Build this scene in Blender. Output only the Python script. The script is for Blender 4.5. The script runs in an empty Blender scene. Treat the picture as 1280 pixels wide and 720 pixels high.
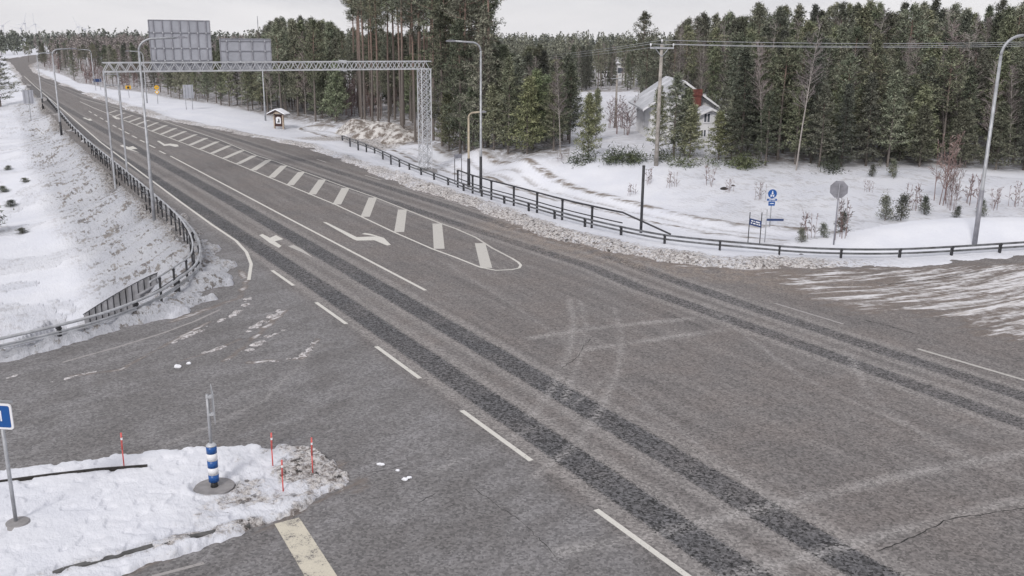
import bpy, bmesh, math, random
import numpy as np
from mathutils import Vector, Matrix
random.seed(7); RNG = np.random.default_rng(11)
C = bpy.context.scene.collection
R = math.radians
# ------------------------------------------------------------------ camera
F = 1164.0; CAM = Vector((0, 0, 9.0)); PITCH = R(15.0); ROLL = R(0.5)
fwd = Vector((0, math.cos(PITCH), -math.sin(PITCH)))
r0 = Vector((1, 0, 0)); u0 = r0.cross(fwd)
# image rolled so that the horizon falls slightly to the right
rgt = r0 * math.cos(ROLL) + u0 * math.sin(ROLL)
upv = rgt.cross(fwd)
cd = bpy.data.cameras.new('camera'); cam = bpy.data.objects.new('camera', cd); C.objects.link(cam)
cam.matrix_world = Matrix(((rgt.x, upv.x, -fwd.x, 0), (rgt.y, upv.y, -fwd.y, 0), (rgt.z, upv.z, -fwd.z, CAM.z), (0, 0, 0, 1)))
cd.sensor_width = 36; cd.lens = F / 1280 * 36; cd.clip_end = 9000; cd.clip_start = .1
bpy.context.scene.camera = cam

def ray(px, py):
    d = fwd + rgt * ((px - 640) / F) + upv * ((360 - py) / F)
    return d.normalized()
def U(px, py, z=0.0):
    d = ray(px, py); t = (z - CAM.z) / d.z
    return CAM + d * t
def U2(px, py, z=0.0):
    p = U(px, py, z); return (p.x, p.y)
def proj(p):
    v = Vector(p) - CAM; k = v.dot(fwd)
    return 640 + F * v.dot(rgt) / k, 360 - F * v.dot(upv) / k, k
def hgt(base, py):
    """world z of the point straight above base whose image row is py"""
    lo, hi = base[2] - 5, base[2] + 60
    for _ in range(40):
        m = (lo + hi) / 2
        if proj((base[0], base[1], m))[1] > py: lo = m
        else: hi = m
    return lo
# ------------------------------------------------------------------ noise
def _h(ix, iy, s):
    n = (ix * 374761393 + iy * 668265263 + s * 974711) & 0x7fffffff
    n = ((n ^ (n >> 13)) * 1274126177) & 0x7fffffff
    return ((n ^ (n >> 16)) & 0xffff) / 65535.0
def vn(x, y, s=0):
    x = np.asarray(x, float); y = np.asarray(y, float)
    ix = np.floor(x).astype(np.int64); iy = np.floor(y).astype(np.int64)
    fx = x - ix; fy = y - iy; fx = fx * fx * (3 - 2 * fx); fy = fy * fy * (3 - 2 * fy)
    return (_h(ix, iy, s) * (1 - fx) + _h(ix + 1, iy, s) * fx) * (1 - fy) + (_h(ix, iy + 1, s) * (1 - fx) + _h(ix + 1, iy + 1, s) * fx) * fy
def fbm(x, y, s=0, o=4):
    a = 0; w = .5; t = 0
    for k in range(o):
        a = a + w * vn(x * 2 ** k, y * 2 ** k, s + k); t += w; w *= .55
    return a / t
def sm(a, b, x):
    t = np.clip((x - a) / (b - a), 0, 1); return t * t * (3 - 2 * t)
def pl_dist(X, Y, pl):
    d = np.full(X.shape, 1e9)
    for (a, b) in zip(pl[:-1], pl[1:]):
        vx, vy = b[0] - a[0], b[1] - a[1]; L = vx * vx + vy * vy + 1e-12
        t = np.clip(((X - a[0]) * vx + (Y - a[1]) * vy) / L, 0, 1)
        d = np.minimum(d, np.hypot(X - a[0] - t * vx, Y - a[1] - t * vy))
    return d
def inside(X, Y, pl):
    r = np.zeros(X.shape, bool)
    for (a, b) in zip(pl, pl[1:] + pl[:1]):
        c = ((a[1] > Y) != (b[1] > Y)) & (X < (b[0] - a[0]) * (Y - a[1]) / (b[1] - a[1] + 1e-12) + a[0])
        r ^= c
    return r
def poly_sd(X, Y, pl):      # positive outside
    d = pl_dist(X, Y, pl + pl[:1]); return np.where(inside(X, Y, pl), -d, d)
# ------------------------------------------------------------------ road outline (image rows are points on the z=0 road plane)
left_edge = [(5, 74.5), (13, 77), (20, 84), (26, 92), (40, 106), (57, 122), (80, 146), (100, 166), (130, 192), (170, 224), (215, 258), (245, 283), (262, 303), (285, 322), (296, 340), (292, 356), (270, 374), (215, 397), (150, 416), (100, 428), (40, 445), (0, 456)]
right_edge = [(2000, 318), (1280, 322), (1150, 334), (1000, 337), (930, 337), (860, 331), (800, 323), (740, 311), (690, 299), (640, 281), (600, 265), (560, 251), (520, 238), (480, 223), (440, 206), (400, 193), (375, 183), (350, 179), (325, 173), (300, 169), (270, 162), (240, 157), (190, 147), (140, 130), (100, 117), (75, 107), (55, 98), (40, 90), (33, 82), (45, 77), (75, 70)]
ROAD = [U2(*p) for p in left_edge] + [(-60, 12), (-90, -20), (60, -40), (110, -10)] + [U2(*p) for p in right_edge] + [U2(75, 66.5), U2(40, 69)]
island_px = [(-150, 602), (0, 588), (60, 581), (120, 573), (185, 564), (260, 558), (330, 556), (385, 561), (425, 577), (447, 592), (455, 603), (440, 613), (405, 622), (375, 640), (345, 655), (300, 668), (250, 685), (190, 708), (140, 730), (-30, 790), (-300, 860)]
ISL = [U2(*p) for p in island_px]
guardL = [(60, 126), (75, 143), (90, 162), (105, 177), (120, 192), (140, 210), (162, 227), (185, 247), (197, 258), (220, 277), (236, 292), (247, 307), (252, 320), (252, 335), (246, 348), (236, 357), (210, 377), (178, 393), (137, 409), (104, 419), (66, 429), (25, 439), (-60, 459)]
guardR = [(428, 176), (470, 192), (505, 210), (535, 222), (568, 235), (600, 247), (650, 261), (705, 278), (760, 292), (820, 305), (860, 310), (900, 314), (945, 318), (1000, 323), (1060, 325), (1120, 325), (1180, 322), (1240, 318), (1300, 314), (1400, 308)]
GL = [U2(*p) for p in guardL]; GR = [U2(*p) for p in guardR]
pathR = [(395, 163), (430, 172), (480, 184), (540, 203), (600, 219), (660, 233), (720, 249), (780, 263), (840, 276), (900, 287), (960, 293), (1010, 297)]
PR = [U2(x, y, -.7) for x, y in pathR]
wallA = U(197, 342, -.25); wallB = U(106, 393, -2.05)
# ------------------------------------------------------------------ terrain control points
ctl = []
def cp(px, py, z): p = U(px, py, z); ctl.append((p.x, p.y, z))
for p in guardL[:16]: cp(*p, .02)
for p in guardL[16:]: cp(*p, .02)
for p in guardR: cp(*p, .02)
for p in right_edge[1:]: cp(*p, 0)
for p in left_edge[2:]: cp(*p, 0)
for p in pathR: cp(*p, -.7)
for a, b in ((480, 190), (560, 214), (640, 236), (720, 257), (800, 277), (870, 292), (960, 304)): cp(a, b, -.65)
for a, b, z in ((600, 187, .8), (660, 199, .8), (740, 204, .8), (830, 208, .8), (900, 209, .8), (960, 211, .8), (1030, 214, .8), (1100, 218, .8), (1190, 222, .8), (1290, 225, .8), (1450, 228, .8),
                (540, 176, .4), (480, 160, .3), (440, 152, .2), (400, 152, 0), (340, 147, 0), (280, 138, 0), (200, 124, 0), (140, 113, 0), (100, 105, 0),
                (1000, 306, -.15), (1050, 300, 0), (1250, 309, .05), (1150, 316, .05), (1060, 318, 0), (1200, 313, .05), (1330, 305, .05), (1100, 317, .02), 
                (760, 150, .8), (760, 125, .9), (850, 176, .9), (1100, 150, 1.6), (1280, 150, 1.8), (900, 150, 1.2), (640, 150, .9), (700, 235, -.55), (980, 285, -.6), (1040, 270, -.3), (1100, 250, .1), (1200, 245, .2), (1290, 245, .2)): cp(a, b, z)
for a, b, z in ((105, 397, -2.3), (92, 362, -2.2), (78, 310, -2.2), (72, 260, -2.2), (62, 210, -2.1), (50, 170, -1.9), (40, 145, -1.6), (34, 125, -1.2), (20, 110, -.8),
                (10, 400, -2.3), (50, 380, -2.3), (20, 340, -2.3), (20, 290, -2.2), (10, 240, -2.1), (20, 190, -2.1), (0, 150, -1.8), (-80, 300, -2.0), (-100, 200, -1.8), (-60, 400, -2.3), (-200, 380, -2.2)): cp(a, b, z)
cp(145, 250, -1.5); cp(157, 247, -1.25); cp(193, 275, -.75)
for px, py, z in ((1130, 281, .7), (1200, 275, .9), (1280, 274, .9), (1380, 274, .9)):
    p = U(px, py, z); dv = Vector((p.x, p.y)).normalized(); ctl.append((p.x + dv.x * 4.5, p.y + dv.y * 4.5, -.35))
for k in range(15, len(GL) - 1):     # embankment below the curved rail
    a, b = GL[k], GL[k + 1]; dx, dy = b[0] - a[0], b[1] - a[1]; L = math.hypot(dx, dy); n = (dy / L, -dx / L)
    if n[1] < 0: n = (-n[0], -n[1])
    for q, z in ((1.4, -.5), (3.4, -2.1)): ctl.append(((a[0] + b[0]) / 2 + n[0] * q, (a[1] + b[1]) / 2 + n[1] * q, z))
for x, y in ((0, 10), (20, 10), (-20, 5), (10, 25), (30, 25), (-60, -60), (60, -60), (0, -80), (0, 20), (50, 20), (-10, 20)): ctl.append((x, y, 0))
for a in range(0, 360, 20): ctl.append((700 * math.sin(R(a)), 700 * math.cos(R(a)), 0)); ctl.append((3000 * math.sin(R(a)), 3000 * math.cos(R(a)), 0))
ctl.append((0, 200, .8)); ctl.append((60, 180, 1.8)); ctl.append((-60, 200, 0)); ctl.append((-120, 250, 0))
CT = np.array(ctl)
_d = np.hypot(CT[:, None, 0] - CT[None, :, 0], CT[:, None, 1] - CT[None, :, 1])
_W = np.linalg.solve(np.block([[-_d - np.eye(len(CT)) * .15, np.ones((len(CT), 1))], [np.ones((1, len(CT))), np.zeros((1, 1))]]), np.append(CT[:, 2], 0))
def rbf(X, Y):
    o = np.full(X.shape, _W[-1])
    for (x, y, z), w in zip(CT, _W[:-1]): o -= w * np.hypot(X - x, Y - y)
    return o
wdx, wdy = wallB.x - wallA.x, wallB.y - wallA.y; WL = math.hypot(wdx, wdy); wdx /= WL; wdy /= WL
wnx, wny = -wdy, wdx
if wnx * (0 - wallA.x) + wny * (0 - wallA.y) < 0: wnx, wny = -wnx, -wny   # normal towards the camera side
CREST = [U(*p) for p in ((985, 309, .0), (1030, 301, .12), (1070, 293, .35), (1110, 284, .6), (1150, 278, .78), (1200, 274.5, .88), (1280, 273.5, .92), (1400, 273, .92), (1600, 274, .9))]
WHEEL = [U2(1060, 312), U2(1000, 306)]
def terrain(X, Y, parts=False):
    X = np.asarray(X, float); Y = np.asarray(Y, float)
    h = np.clip(rbf(X, Y), -3.5, 3)
    sd = poly_sd(X, Y, ROAD)
    n1 = fbm(X * .9, Y * .9, 3, 4) - .5; n2 = fbm(X * 3.1, Y * 3.1, 9, 3) - .5
    near = np.clip(1 - np.hypot(X, Y) / 260, 0, 1)
    left = ((X < -8) & (Y > 24)) | (X < -20)
    # rough snow: embankment on the left, ploughed banks on the edges, gentle elsewhere
    gl = pl_dist(X, Y, GL)
    slope_l = left * sm(5.5, 3.2, gl) * sm(-.3, .5, sd)
    pd = pl_dist(X, Y, PR)
    right_ = (X > 6) & (Y < 66)
    rough = .04 + .11 * slope_l - .022 * right_
    d2 = sd + n1 * .9 + n2 * .25
    bank = (.06 + .26 * sm(.1, .9, d2) * sm(2.6, 1.2, sd)) * (.55 + .9 * vn(X * .35, Y * .35, 21))
    rbig = sm(1.9, .7, np.abs(sd - .6))
    h = h + rough * 2 * (n1 + .7 * n2) * near
    h = h + np.where(sd < 3.2, bank * .7 + rbig * .19 * n2 * near + rbig * .36 * n1 * near + rbig * .07 * (fbm(X * 7, Y * 7, 15, 2) - .5), 0) * np.where(left, .55, 1) * (1 - .75 * sm(10, 15, X) * (Y < 60))
    # footpath behind the right rail: two wheel ruts
    h = h - .12 * sm(1.3, .9, pd) - .09 * sm(.22, .08, np.abs(pd - .55)) + .10 * sm(.45, .15, np.abs(pd - 1.6)) * (.6 + 2 * n1)
    cz = np.interp(X, [p.x for p in CREST], [p.z for p in CREST]); cdist = pl_dist(X, Y, [(p.x, p.y) for p in CREST])
    h = np.where(X > CREST[0].x - 2, h + (np.maximum(h, cz + .05 * n1) - h) * sm(3.1, .3, cdist), h)
    # under the carriageway
    k = sm(-.05, .22, d2)
    h = h * k + (-.16) * (1 - k)
    # retaining wall cut
    u = (X - wallA.x) * wdx + (Y - wallA.y) * wdy; v = (X - wallA.x) * wnx + (Y - wallA.y) * wny
    pit = (u > -.05) & (u < WL + 1.5) & (v > -.02) & (v < 3.2)
    h = np.where(pit, np.minimum(h, -3.1), h)
    # traffic island
    si = poly_sd(X, Y, ISL)
    isl = inside(X, Y, ISL)
    e2 = -si + n1 * .35 + n2 * .18
    tipr = sm(-7.8, -5.2, X)
    hi = -.04 * sm(.66, .74, vn(X * 4.5, Y * 4.5, 77)) * inside(X, Y, ISL) - .16 + (.16 + .09) * sm(-.06, .2, e2) + (.03 + .09 * tipr) * n2 + (.05 + .12 * tipr) * n1 + .035 * (fbm(X * 8, Y * 8, 33, 2) - .5) * (.4 + tipr)
    h = np.where(si < .6, hi, h)
    kd = np.minimum(pl_dist(X, Y, KERB_N), pl_dist(X, Y, KERB_F)); hi = hi + .05 * np.clip(fbm(X * 4, Y * 4, 61, 3) - .5, 0, 1) * 4 * tipr
    kf = sm(.13, .05, pl_dist(X, Y, KERB_F)); hi = hi * (1 - kf) + np.minimum(hi, .0) * kf
    kn = sm(.16, .07, pl_dist(X, Y, KERB_N)) * sm(.30, .45, vn(X * 2.2, Y * 2.2, 44)); hi = hi * (1 - kn) + np.minimum(hi, .0) * kn
    bx, by = BOLL
    rb = np.hypot((X - bx), (Y - by))
    h = np.where(si < 0, h - .07 * sm(.52, .36, rb) + .04 * sm(.12, .0, np.abs(rb - .55)), h)
    if parts: return h, sd, si, slope_l, gl, pd, pit
    return h
BOLL = U2(268, 607, .05)
KERB_N = [U2(a, b, .12) for a, b in ((-20, 746), (40, 723), (80, 708), (150, 690), (200, 676), (260, 663), (318, 651))]
KERB_F = [U2(a, b, .12) for a, b in ((-80, 612), (0, 601), (60, 593), (120, 586), (186, 581))]
def at(px, py):
    d = ray(px, py); t = np.geomspace(14, 900, 900)
    X = CAM.x + d.x * t; Y = CAM.y + d.y * t; Z = CAM.z + d.z * t
    h = terrain(X, Y); k = np.argmax(Z < h)
    if Z[k] >= h[k]: return U(px, py, 0)
    t0, t1 = t[k - 1], t[k]; tt = np.linspace(t0, t1, 30)
    hh = terrain(CAM.x + d.x * tt, CAM.y + d.y * tt); zz = CAM.z + d.z * tt; j = np.argmax(zz < hh) if (zz < hh).any() else 29
    return Vector((CAM.x + d.x * tt[j], CAM.y + d.y * tt[j], float(hh[j])))
def th(x, y): return float(terrain(np.array([x]), np.array([y]))[0])
# ------------------------------------------------------------------ materials
def newmat(name):
    m = bpy.data.materials.new(name); m.use_nodes = True; nt = m.node_tree
    return m, nt, nt.nodes['Principled BSDF']
class N:
    def __init__(s, nt): s.nt = nt
    def n(s, t, **k):
        o = s.nt.nodes.new(t)
        for a, b in k.items():
            if hasattr(o, a) and not a[0].isupper(): setattr(o, a, b)
            else: o.inputs[a].default_value = b
        return o
    def l(s, a, b): s.nt.links.new(a, b)
    def attr(s, name): return s.n('ShaderNodeAttribute', attribute_name=name).outputs['Fac']
    def pos(s, scale=(1, 1, 1), rot=0.0):
        g = s.n('ShaderNodeNewGeometry'); m = s.n('ShaderNodeMapping'); m.inputs['Scale'].default_value = scale; 
        m0 = s.n('ShaderNodeMapping'); m0.inputs['Rotation'].default_value = (0, 0, rot); s.l(g.outputs['Position'], m0.inputs[0]); s.l(m0.outputs[0], m.inputs[0]); return m.outputs[0]
    def noise(s, vec, sc, det=4, rough=.6, dist=0):
        o = s.n('ShaderNodeTexNoise'); o.inputs['Scale'].default_value = sc; o.inputs['Detail'].default_value = det; o.inputs['Roughness'].default_value = rough; o.inputs['Distortion'].default_value = dist
        if vec is not None: s.l(vec, o.inputs['Vector'])
        return o.outputs['Fac']
    def ramp(s, v, a, b, c0=0., c1=1.):
        o = s.n('ShaderNodeMapRange'); o.interpolation_type = 'SMOOTHSTEP'
        for i, q in zip((1, 2, 3, 4), (a, b, c0, c1)): o.inputs[i].default_value = q
        s.l(v, o.inputs[0]); return o.outputs[0]
    def math(s, op, a, b=0.):
        o = s.n('ShaderNodeMath', operation=op)
        for i, q in enumerate((a, b)):
            if isinstance(q, (int, float)): o.inputs[i].default_value = q
            else: s.l(q, o.inputs[i])
        return o.outputs[0]
    def mix(s, f, a, b, bt='MIX'):
        o = s.n('ShaderNodeMix', data_type='RGBA', blend_type=bt)
        for i, q in ((0, f), (6, a), (7, b)):
            if isinstance(q, (int, float)): o.inputs[i].default_value = q
            elif isinstance(q, tuple): o.inputs[i].default_value = (*q[:3], 1)
            else: s.l(q, o.inputs[i])
        return o.outputs[2]
    def bump(s, h, strength, dist, bsdf):
        o = s.n('ShaderNodeBump'); o.inputs['Strength'].default_value = strength; o.inputs['Distance'].default_value = dist
        s.l(h, o.inputs['Height']); s.l(o.outputs[0], bsdf.inputs['Normal'])
def simple(name, col, rough=.6, metal=0., var=.15, scale=6., dirt=None, obj_random=False):
    m, nt, b = newmat(name); k = N(nt)
    tc = k.n('ShaderNodeTexCoord').outputs['Object']
    f = k.ramp(k.noise(tc, scale, 5), .25, .75)
    dk = tuple(c * (1 - var * 1.6) for c in col); lt = tuple(min(1, c * (1 + var)) for c in col)
    c = k.mix(f, dk, lt)
    if dirt: c = k.mix(k.ramp(k.noise(tc, scale * .37, 6, .7), .5, .68, 0, .8), c, dirt)
    if obj_random:
        r = k.n('ShaderNodeObjectInfo').outputs['Random']
        hsv = k.n('ShaderNodeHueSaturation'); k.l(c, hsv.inputs['Color'])
        k.l(k.ramp(r, 0, 1, .475, .52), hsv.inputs['Hue']); k.l(k.ramp(k.math('FRACT', k.math('MULTIPLY', r, 7.3)), 0, 1, .7, 1.3), hsv.inputs['Value']); k.l(k.ramp(k.math('FRACT', k.math('MULTIPLY', r, 3.7)), 0, 1, .7, 1.15), hsv.inputs['Saturation']); c = hsv.outputs[0]
    k.l(c, b.inputs['Base Color']); b.inputs['Roughness'].default_value = rough; b.inputs['Metallic'].default_value = metal
    k.bump(k.noise(tc, scale * 4, 4), .15, .01, b)
    return m
M = {}
M['galv'] = simple('galvanised_steel', (.40, .41, .43), .5, .35, .2, 3)
M['galv_light'] = simple('pale_galvanised', (.52, .53, .55), .5, .3, .12, 3)
M['rail'] = simple('weathered_rail', (.17, .175, .185), .5, .4, .3, 2.5, dirt=(.07, .065, .06))
M['rail_l'] = simple('galvanised_rail', (.46, .47, .49), .5, .3, .2, 2.5, dirt=(.30, .29, .28))
M['darkpost'] = simple('dark_steel_post', (.05, .05, .055), .6, .3, .3, 5)
M['signback'] = simple('aluminium_sign_back', (.40, .41, .45), .55, .15, .08, 1.2)
M['signrib'] = simple('aluminium_rib', (.27, .27, .30), .5, .3, .15, 3)
M['blue'] = simple('blue_sign_face', (.012, .085, .30), .35, 0, .06, 2)
M['navy'] = simple('navy_sign_face', (.02, .045, .14), .4, 0, .1, 2)
M['white'] = simple('white_paint', (.78, .78, .80), .45, 0, .06, 4)
M['yellow'] = simple('yellow_sign_face', (.75, .42, .02), .4, 0, .06, 3)
M['black'] = simple('black_paint', (.02, .02, .02), .5, 0, .1, 3)
M['tan'] = simple('tan_pole_paint', (.42, .36, .27), .6, 0, .15, 5, dirt=(.3, .25, .19))
M['redstick'] = simple('red_plastic', (.62, .10, .09), .4, 0, .15, 12, dirt=(.6, .25, .22))
M['woodbrown'] = simple('dark_red_brown_wood', (.055, .022, .018), .7, 0, .3, 6)
M['woodpale'] = simple('pale_wood', (.45, .36, .28), .7, 0, .2, 6)
M['pole_wood'] = simple('weathered_pole_wood', (.36, .33, .30), .8, 0, .25, 3, dirt=(.2, .18, .16))
M['snowcap'] = simple('snow_cap', (.82, .83, .87), .8, 0, .04, 5)
M['wall_white'] = simple('white_clapboard', (.70, .70, .71), .7, 0, .08, 1.2, dirt=(.55, .55, .55))
M['roof_grey'] = simple('snowy_grey_roof', (.50, .51, .54), .7, 0, .12, 1.5, dirt=(.75, .76, .8))
M['brick'] = simple('red_brick', (.15, .045, .035), .8, 0, .3, 6)
M['glass_dark'] = simple('dark_window_glass', (.10, .11, .13), .12, 0, .2, 2)
M['plank_grey'] = simple('grey_wing_wall_steel', (.25, .25, .265), .6, .1, .3, 1.6, dirt=(.19, .185, .18))
M['concrete'] = simple('concrete', (.26, .25, .25), .85, 0, .15, 4)
M['kerb'] = simple('wet_kerb_stone', (.09, .088, .085), .6, 0, .35, 5)
M['soil'] = simple('dark_wet_soil', (.03, .026, .023), .9, 0, .4, 5)
M['wire'] = simple('aluminium_wire', (.42, .43, .45), .5, .3, .05, 3)
M['crack'] = simple('open_crack', (.018, .018, .018), .95, 0, .2, 5)
M['turbine'] = simple('turbine_white', (.62, .63, .66), .6, 0, .05, 1)
# bark: grey low, orange high
def bark(name, lo, hi, z0, z1, var=.25):
    m, nt, b = newmat(name); k = N(nt)
    tc = k.n('ShaderNodeTexCoord').outputs['Object']; s = k.n('ShaderNodeSeparateXYZ'); k.l(tc, s.inputs[0])
    z = k.math('ADD', s.outputs[2], k.math('MULTIPLY', k.noise(tc, 1.5, 3), 2.0))
    c = k.mix(k.ramp(z, z0, z1), lo, hi)
    mp = k.n('ShaderNodeMapping'); mp.inputs['Scale'].default_value = (9, 9, 2.5); k.l(tc, mp.inputs[0])
    nz = k.noise(mp.outputs[0], 2.2, 5, .7)
    c = k.mix(k.ramp(nz, .3, .7, .55, 0.), c, tuple(q * .35 for q in lo)); k.l(c, b.inputs['Base Color'])
    b.inputs['Roughness'].default_value = .9; k.bump(nz, .5, .03, b); return m
M['bark_pine'] = bark('pine_bark', (.19, .165, .15), (.30, .205, .165), 5.0, 11.0)
M['bark_spruce'] = bark('spruce_bark', (.10, .085, .075), (.13, .10, .085), 3, 8)
M['bark_birch'] = bark('birch_bark', (.36, .335, .315), (.42, .38, .355), 0, 3)
M['bark_alder'] = bark('reddish_thicket_bark', (.20, .13, .12), (.28, .17, .155), 0, 3)
def foliage(name, col, col2):
    m, nt, b = newmat(name); k = N(nt)
    tc = k.n('ShaderNodeTexCoord').outputs['Object']
    c = k.mix(k.ramp(k.noise(tc, 1.1, 3), .32, .68), col, col2)
    r = k.n('ShaderNodeObjectInfo').outputs['Random']
    hsv = k.n('ShaderNodeHueSaturation'); k.l(c, hsv.inputs['Color'])
    isl = k.n('ShaderNodeNewGeometry').outputs['Random Per Island']; c2 = k.n('ShaderNodeVectorMath', operation='SCALE'); k.l(c, c2.inputs[0]); k.l(k.ramp(isl, 0, 1, .35, 1.85), c2.inputs['Scale']); k.l(c2.outputs[0], hsv.inputs['Color'])
    k.l(k.ramp(r, 0, 1, .462, .515), hsv.inputs['Hue']); k.l(k.ramp(k.math('FRACT', k.math('MULTIPLY', r, 7.3)), 0, 1, .65, 1.35), hsv.inputs['Value']); k.l(k.ramp(k.math('FRACT', k.math('MULTIPLY', r, 3.7)), 0, 1, .65, 1.1), hsv.inputs['Saturation'])
    k.l(hsv.outputs[0], b.inputs['Base Color']); b.inputs['Roughness'].default_value = .75
    try: b.inputs['Specular IOR Level'].default_value = .25
    except Exception: pass
    return m
M['needle_pine'] = foliage('pine_needles', (.100, .118, .078), (.205, .215, .150))
M['needle_young'] = foliage('young_pine_needles', (.110, .135, .075), (.205, .225, .135))
M['needle_spruce'] = foliage('spruce_needles', (.075, .088, .066), (.150, .162, .115))
M['twig'] = foliage('bare_twigs', (.15, .125, .12), (.23, .195, .185))
M['twig_red'] = foliage('reddish_twigs', (.17, .135, .13), (.25, .195, .185))
M['twig_pale'] = foliage('pale_bare_twigs', (.34, .31, .29), (.48, .44, .41))
M['brush'] = foliage('cut_pine_brush', (.045, .065, .035), (.10, .12, .07))
# ground snow
def ground_mat():
    m, nt, b = newmat('snow_ground'); k = N(nt)
    p = k.pos(); slope = k.attr('slope'); dirt = k.attr('dirt'); forest = k.attr('forest'); trk = k.attr('track')
    big = k.noise(p, .35, 4); 
    snow = k.mix(k.ramp(big, .3, .7), (.66, .675, .73), (.73, .74, .78))
    pr = k.pos((1.0, .28, 1), R(-30)); fine = k.noise(pr, 5.5, 6, .75); fine2 = k.noise(p, 7, 5, .7)
    grass = k.mix(k.ramp(k.noise(p, 2.3, 3), .35, .65), (.10, .08, .065), (.30, .255, .21))
    f1 = k.math('MULTIPLY', slope, k.ramp(k.math('ADD', fine, k.math('MULTIPLY', k.math('SUBTRACT', k.noise(p, .8, 4), .5), .75)), .535, .61, 0, .85))
    c = k.mix(f1, snow, grass)
    gritc = k.mix(k.ramp(k.noise(p, 8, 6, .8), .42, .56), (.20, .17, .155), (.70, .67, .65))
    f2 = k.math('MULTIPLY', k.ramp(k.math('ADD', k.math('MULTIPLY', fine2, .75), k.math('MULTIPLY', k.math('SUBTRACT', dirt, .5), .42)), .33, .55), k.ramp(dirt, 0, .25))
    c = k.mix(f2, c, gritc)
    f2b = k.math('MULTIPLY', k.ramp(dirt, .3, .9), k.ramp(k.noise(p, 4.3, 6, .75), .56, .61))
    c = k.mix(f2b, c, (.035, .03, .026))
    f3 = k.math('MULTIPLY', forest, k.ramp(k.noise(p, 1.3, 6, .8), .40, .54, 0, .85)); c = k.mix(f3, c, (.16, .13, .11))
    f4 = k.math('MULTIPLY', trk, k.ramp(k.noise(k.pos((.25, 1, 1), R(20)), 2.0, 5, .7), .42, .54, .05, 1.)); c = k.mix(f4, c, (.20, .17, .145))
    k.l(c, b.inputs['Base Color']); b.inputs['Roughness'].default_value = .75
    hh = k.math('ADD', k.math('MULTIPLY', fine, k.math('ADD', k.math('MULTIPLY', slope, 2.2), k.math('ADD', dirt, .18))), k.math('MULTIPLY', fine2, .25))
    k.bump(hh, 1.0, .16, b)
    return m
M['ground'] = ground_mat()
RD = R(-30.2)     # the main road runs 30 degrees left of the view
def road_mat():
    m, nt, b = newmat('asphalt'); k = N(nt)
    p = k.pos()
    rut = k.attr('rut'); pale = k.attr('pale'); side = k.attr('side'); snowm = k.attr('snow'); edge = k.attr('edge'); patch = k.attr('patch'); tan = k.attr('tan')
    g = k.n('ShaderNodeNewGeometry'); vr = k.n('ShaderNodeVectorRotate', rotation_type='Z_AXIS'); vr.inputs['Angle'].default_value = -R(30.2); k.l(g.outputs['Position'], vr.inputs['Vector'])
    mp = k.n('ShaderNodeMapping'); mp.inputs['Scale'].default_value = (1, .05, 1); k.l(vr.outputs[0], mp.inputs[0])
    long_ = k.noise(mp.outputs[0], 2.2, 5, .65); mid = k.noise(p, .45, 5, .62)
    grain = k.noise(p, 22, 3, .85); grain2 = k.noise(p, 9, 3, .8); vo = k.n('ShaderNodeTexVoronoi'); vo.inputs['Scale'].default_value = 20; k.l(p, vo.inputs['Vector']); stone = vo.outputs['Color']
    sv = k.n('ShaderNodeSeparateColor'); k.l(stone, sv.inputs[0]); st = sv.outputs[0]
    c = k.mix(k.ramp(long_, .3, .7), (.125, .116, .113), (.188, .175, .169))
    c = k.mix(k.ramp(mid, .35, .7, 0, .55), c, (.175, .152, .140))
    sidec = k.mix(k.ramp(k.noise(p, .5, 6, .6, .8), .35, .65), (.145, .138, .136), (.188, .181, .182))
    cbs = k.n('ShaderNodeCombineXYZ'); k.l(k.math('MULTIPLY', k.attr('su'), .22), cbs.inputs[0]); k.l(k.attr('sv'), cbs.inputs[1])
    sidec = k.mix(k.ramp(k.noise(cbs.outputs[0], 1.6, 6, .65, .3), .42, .64, 0, .5), sidec, (.108, .100, .097)); sidec = k.mix(k.ramp(k.noise(cbs.outputs[0], .9, 6, .7, .5), .58, .64, 0, .28), sidec, (.25, .243, .25))
    c = k.mix(side, c, sidec)
    fe = k.ramp(k.math('ADD', edge, k.math('MULTIPLY', k.math('SUBTRACT', k.noise(p, 3, 3), .5), .1)), .05, .35, .5, 0); c = k.mix(fe, c, (.27, .255, .245))
    fr = k.ramp(k.math('ADD', rut, k.math('MULTIPLY', k.math('SUBTRACT', grain, .5), .42)), -.06, .06, 1., 0)
    fr = k.math('MULTIPLY', fr, k.ramp(k.noise(p, .35, 4), .3, .6, .72, 1)); fr = k.math('MULTIPLY', fr, k.attr('tan2'))
    c = k.mix(k.math('MULTIPLY', fr, .85), c, (.062, .063, .068))
    fp = k.ramp(k.math('ADD', pale, k.math('MULTIPLY', k.noise(p, 3.5, 5, .75), .22)), .10, .44, .48, 0); fp = k.math('MULTIPLY', fp, k.ramp(k.noise(p, .5, 3), .3, .6, .35, 1)); c = k.mix(fp, c, (.35, .335, .325))
    ft = k.math('MULTIPLY', tan, k.ramp(k.noise(p, 1.3, 6, .7), .35, .62)); c = k.mix(ft, c, (.24, .20, .17))
    # aggregate speckle
    amp = k.ramp(fr, 0, 1, .38, .95)
    spk = k.math('MULTIPLY', k.math('SUBTRACT', k.math('ADD', k.math('ADD', k.math('MULTIPLY', grain, 1.7), k.math('MULTIPLY', grain2, .6)), k.math('MULTIPLY', st, .45)), 1.37), amp)
    spk = k.math('ADD', spk, k.math('MULTIPLY', k.math('SUBTRACT', st, .5), k.ramp(fr, 0, 1, .30, .62))); spk = k.math('ADD', 1., k.math('MULTIPLY', spk, 1.7)); sc = k.n('ShaderNodeVectorMath', operation='SCALE'); k.l(c, sc.inputs[0]); k.l(spk, sc.inputs['Scale']); c = sc.outputs[0]
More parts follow.
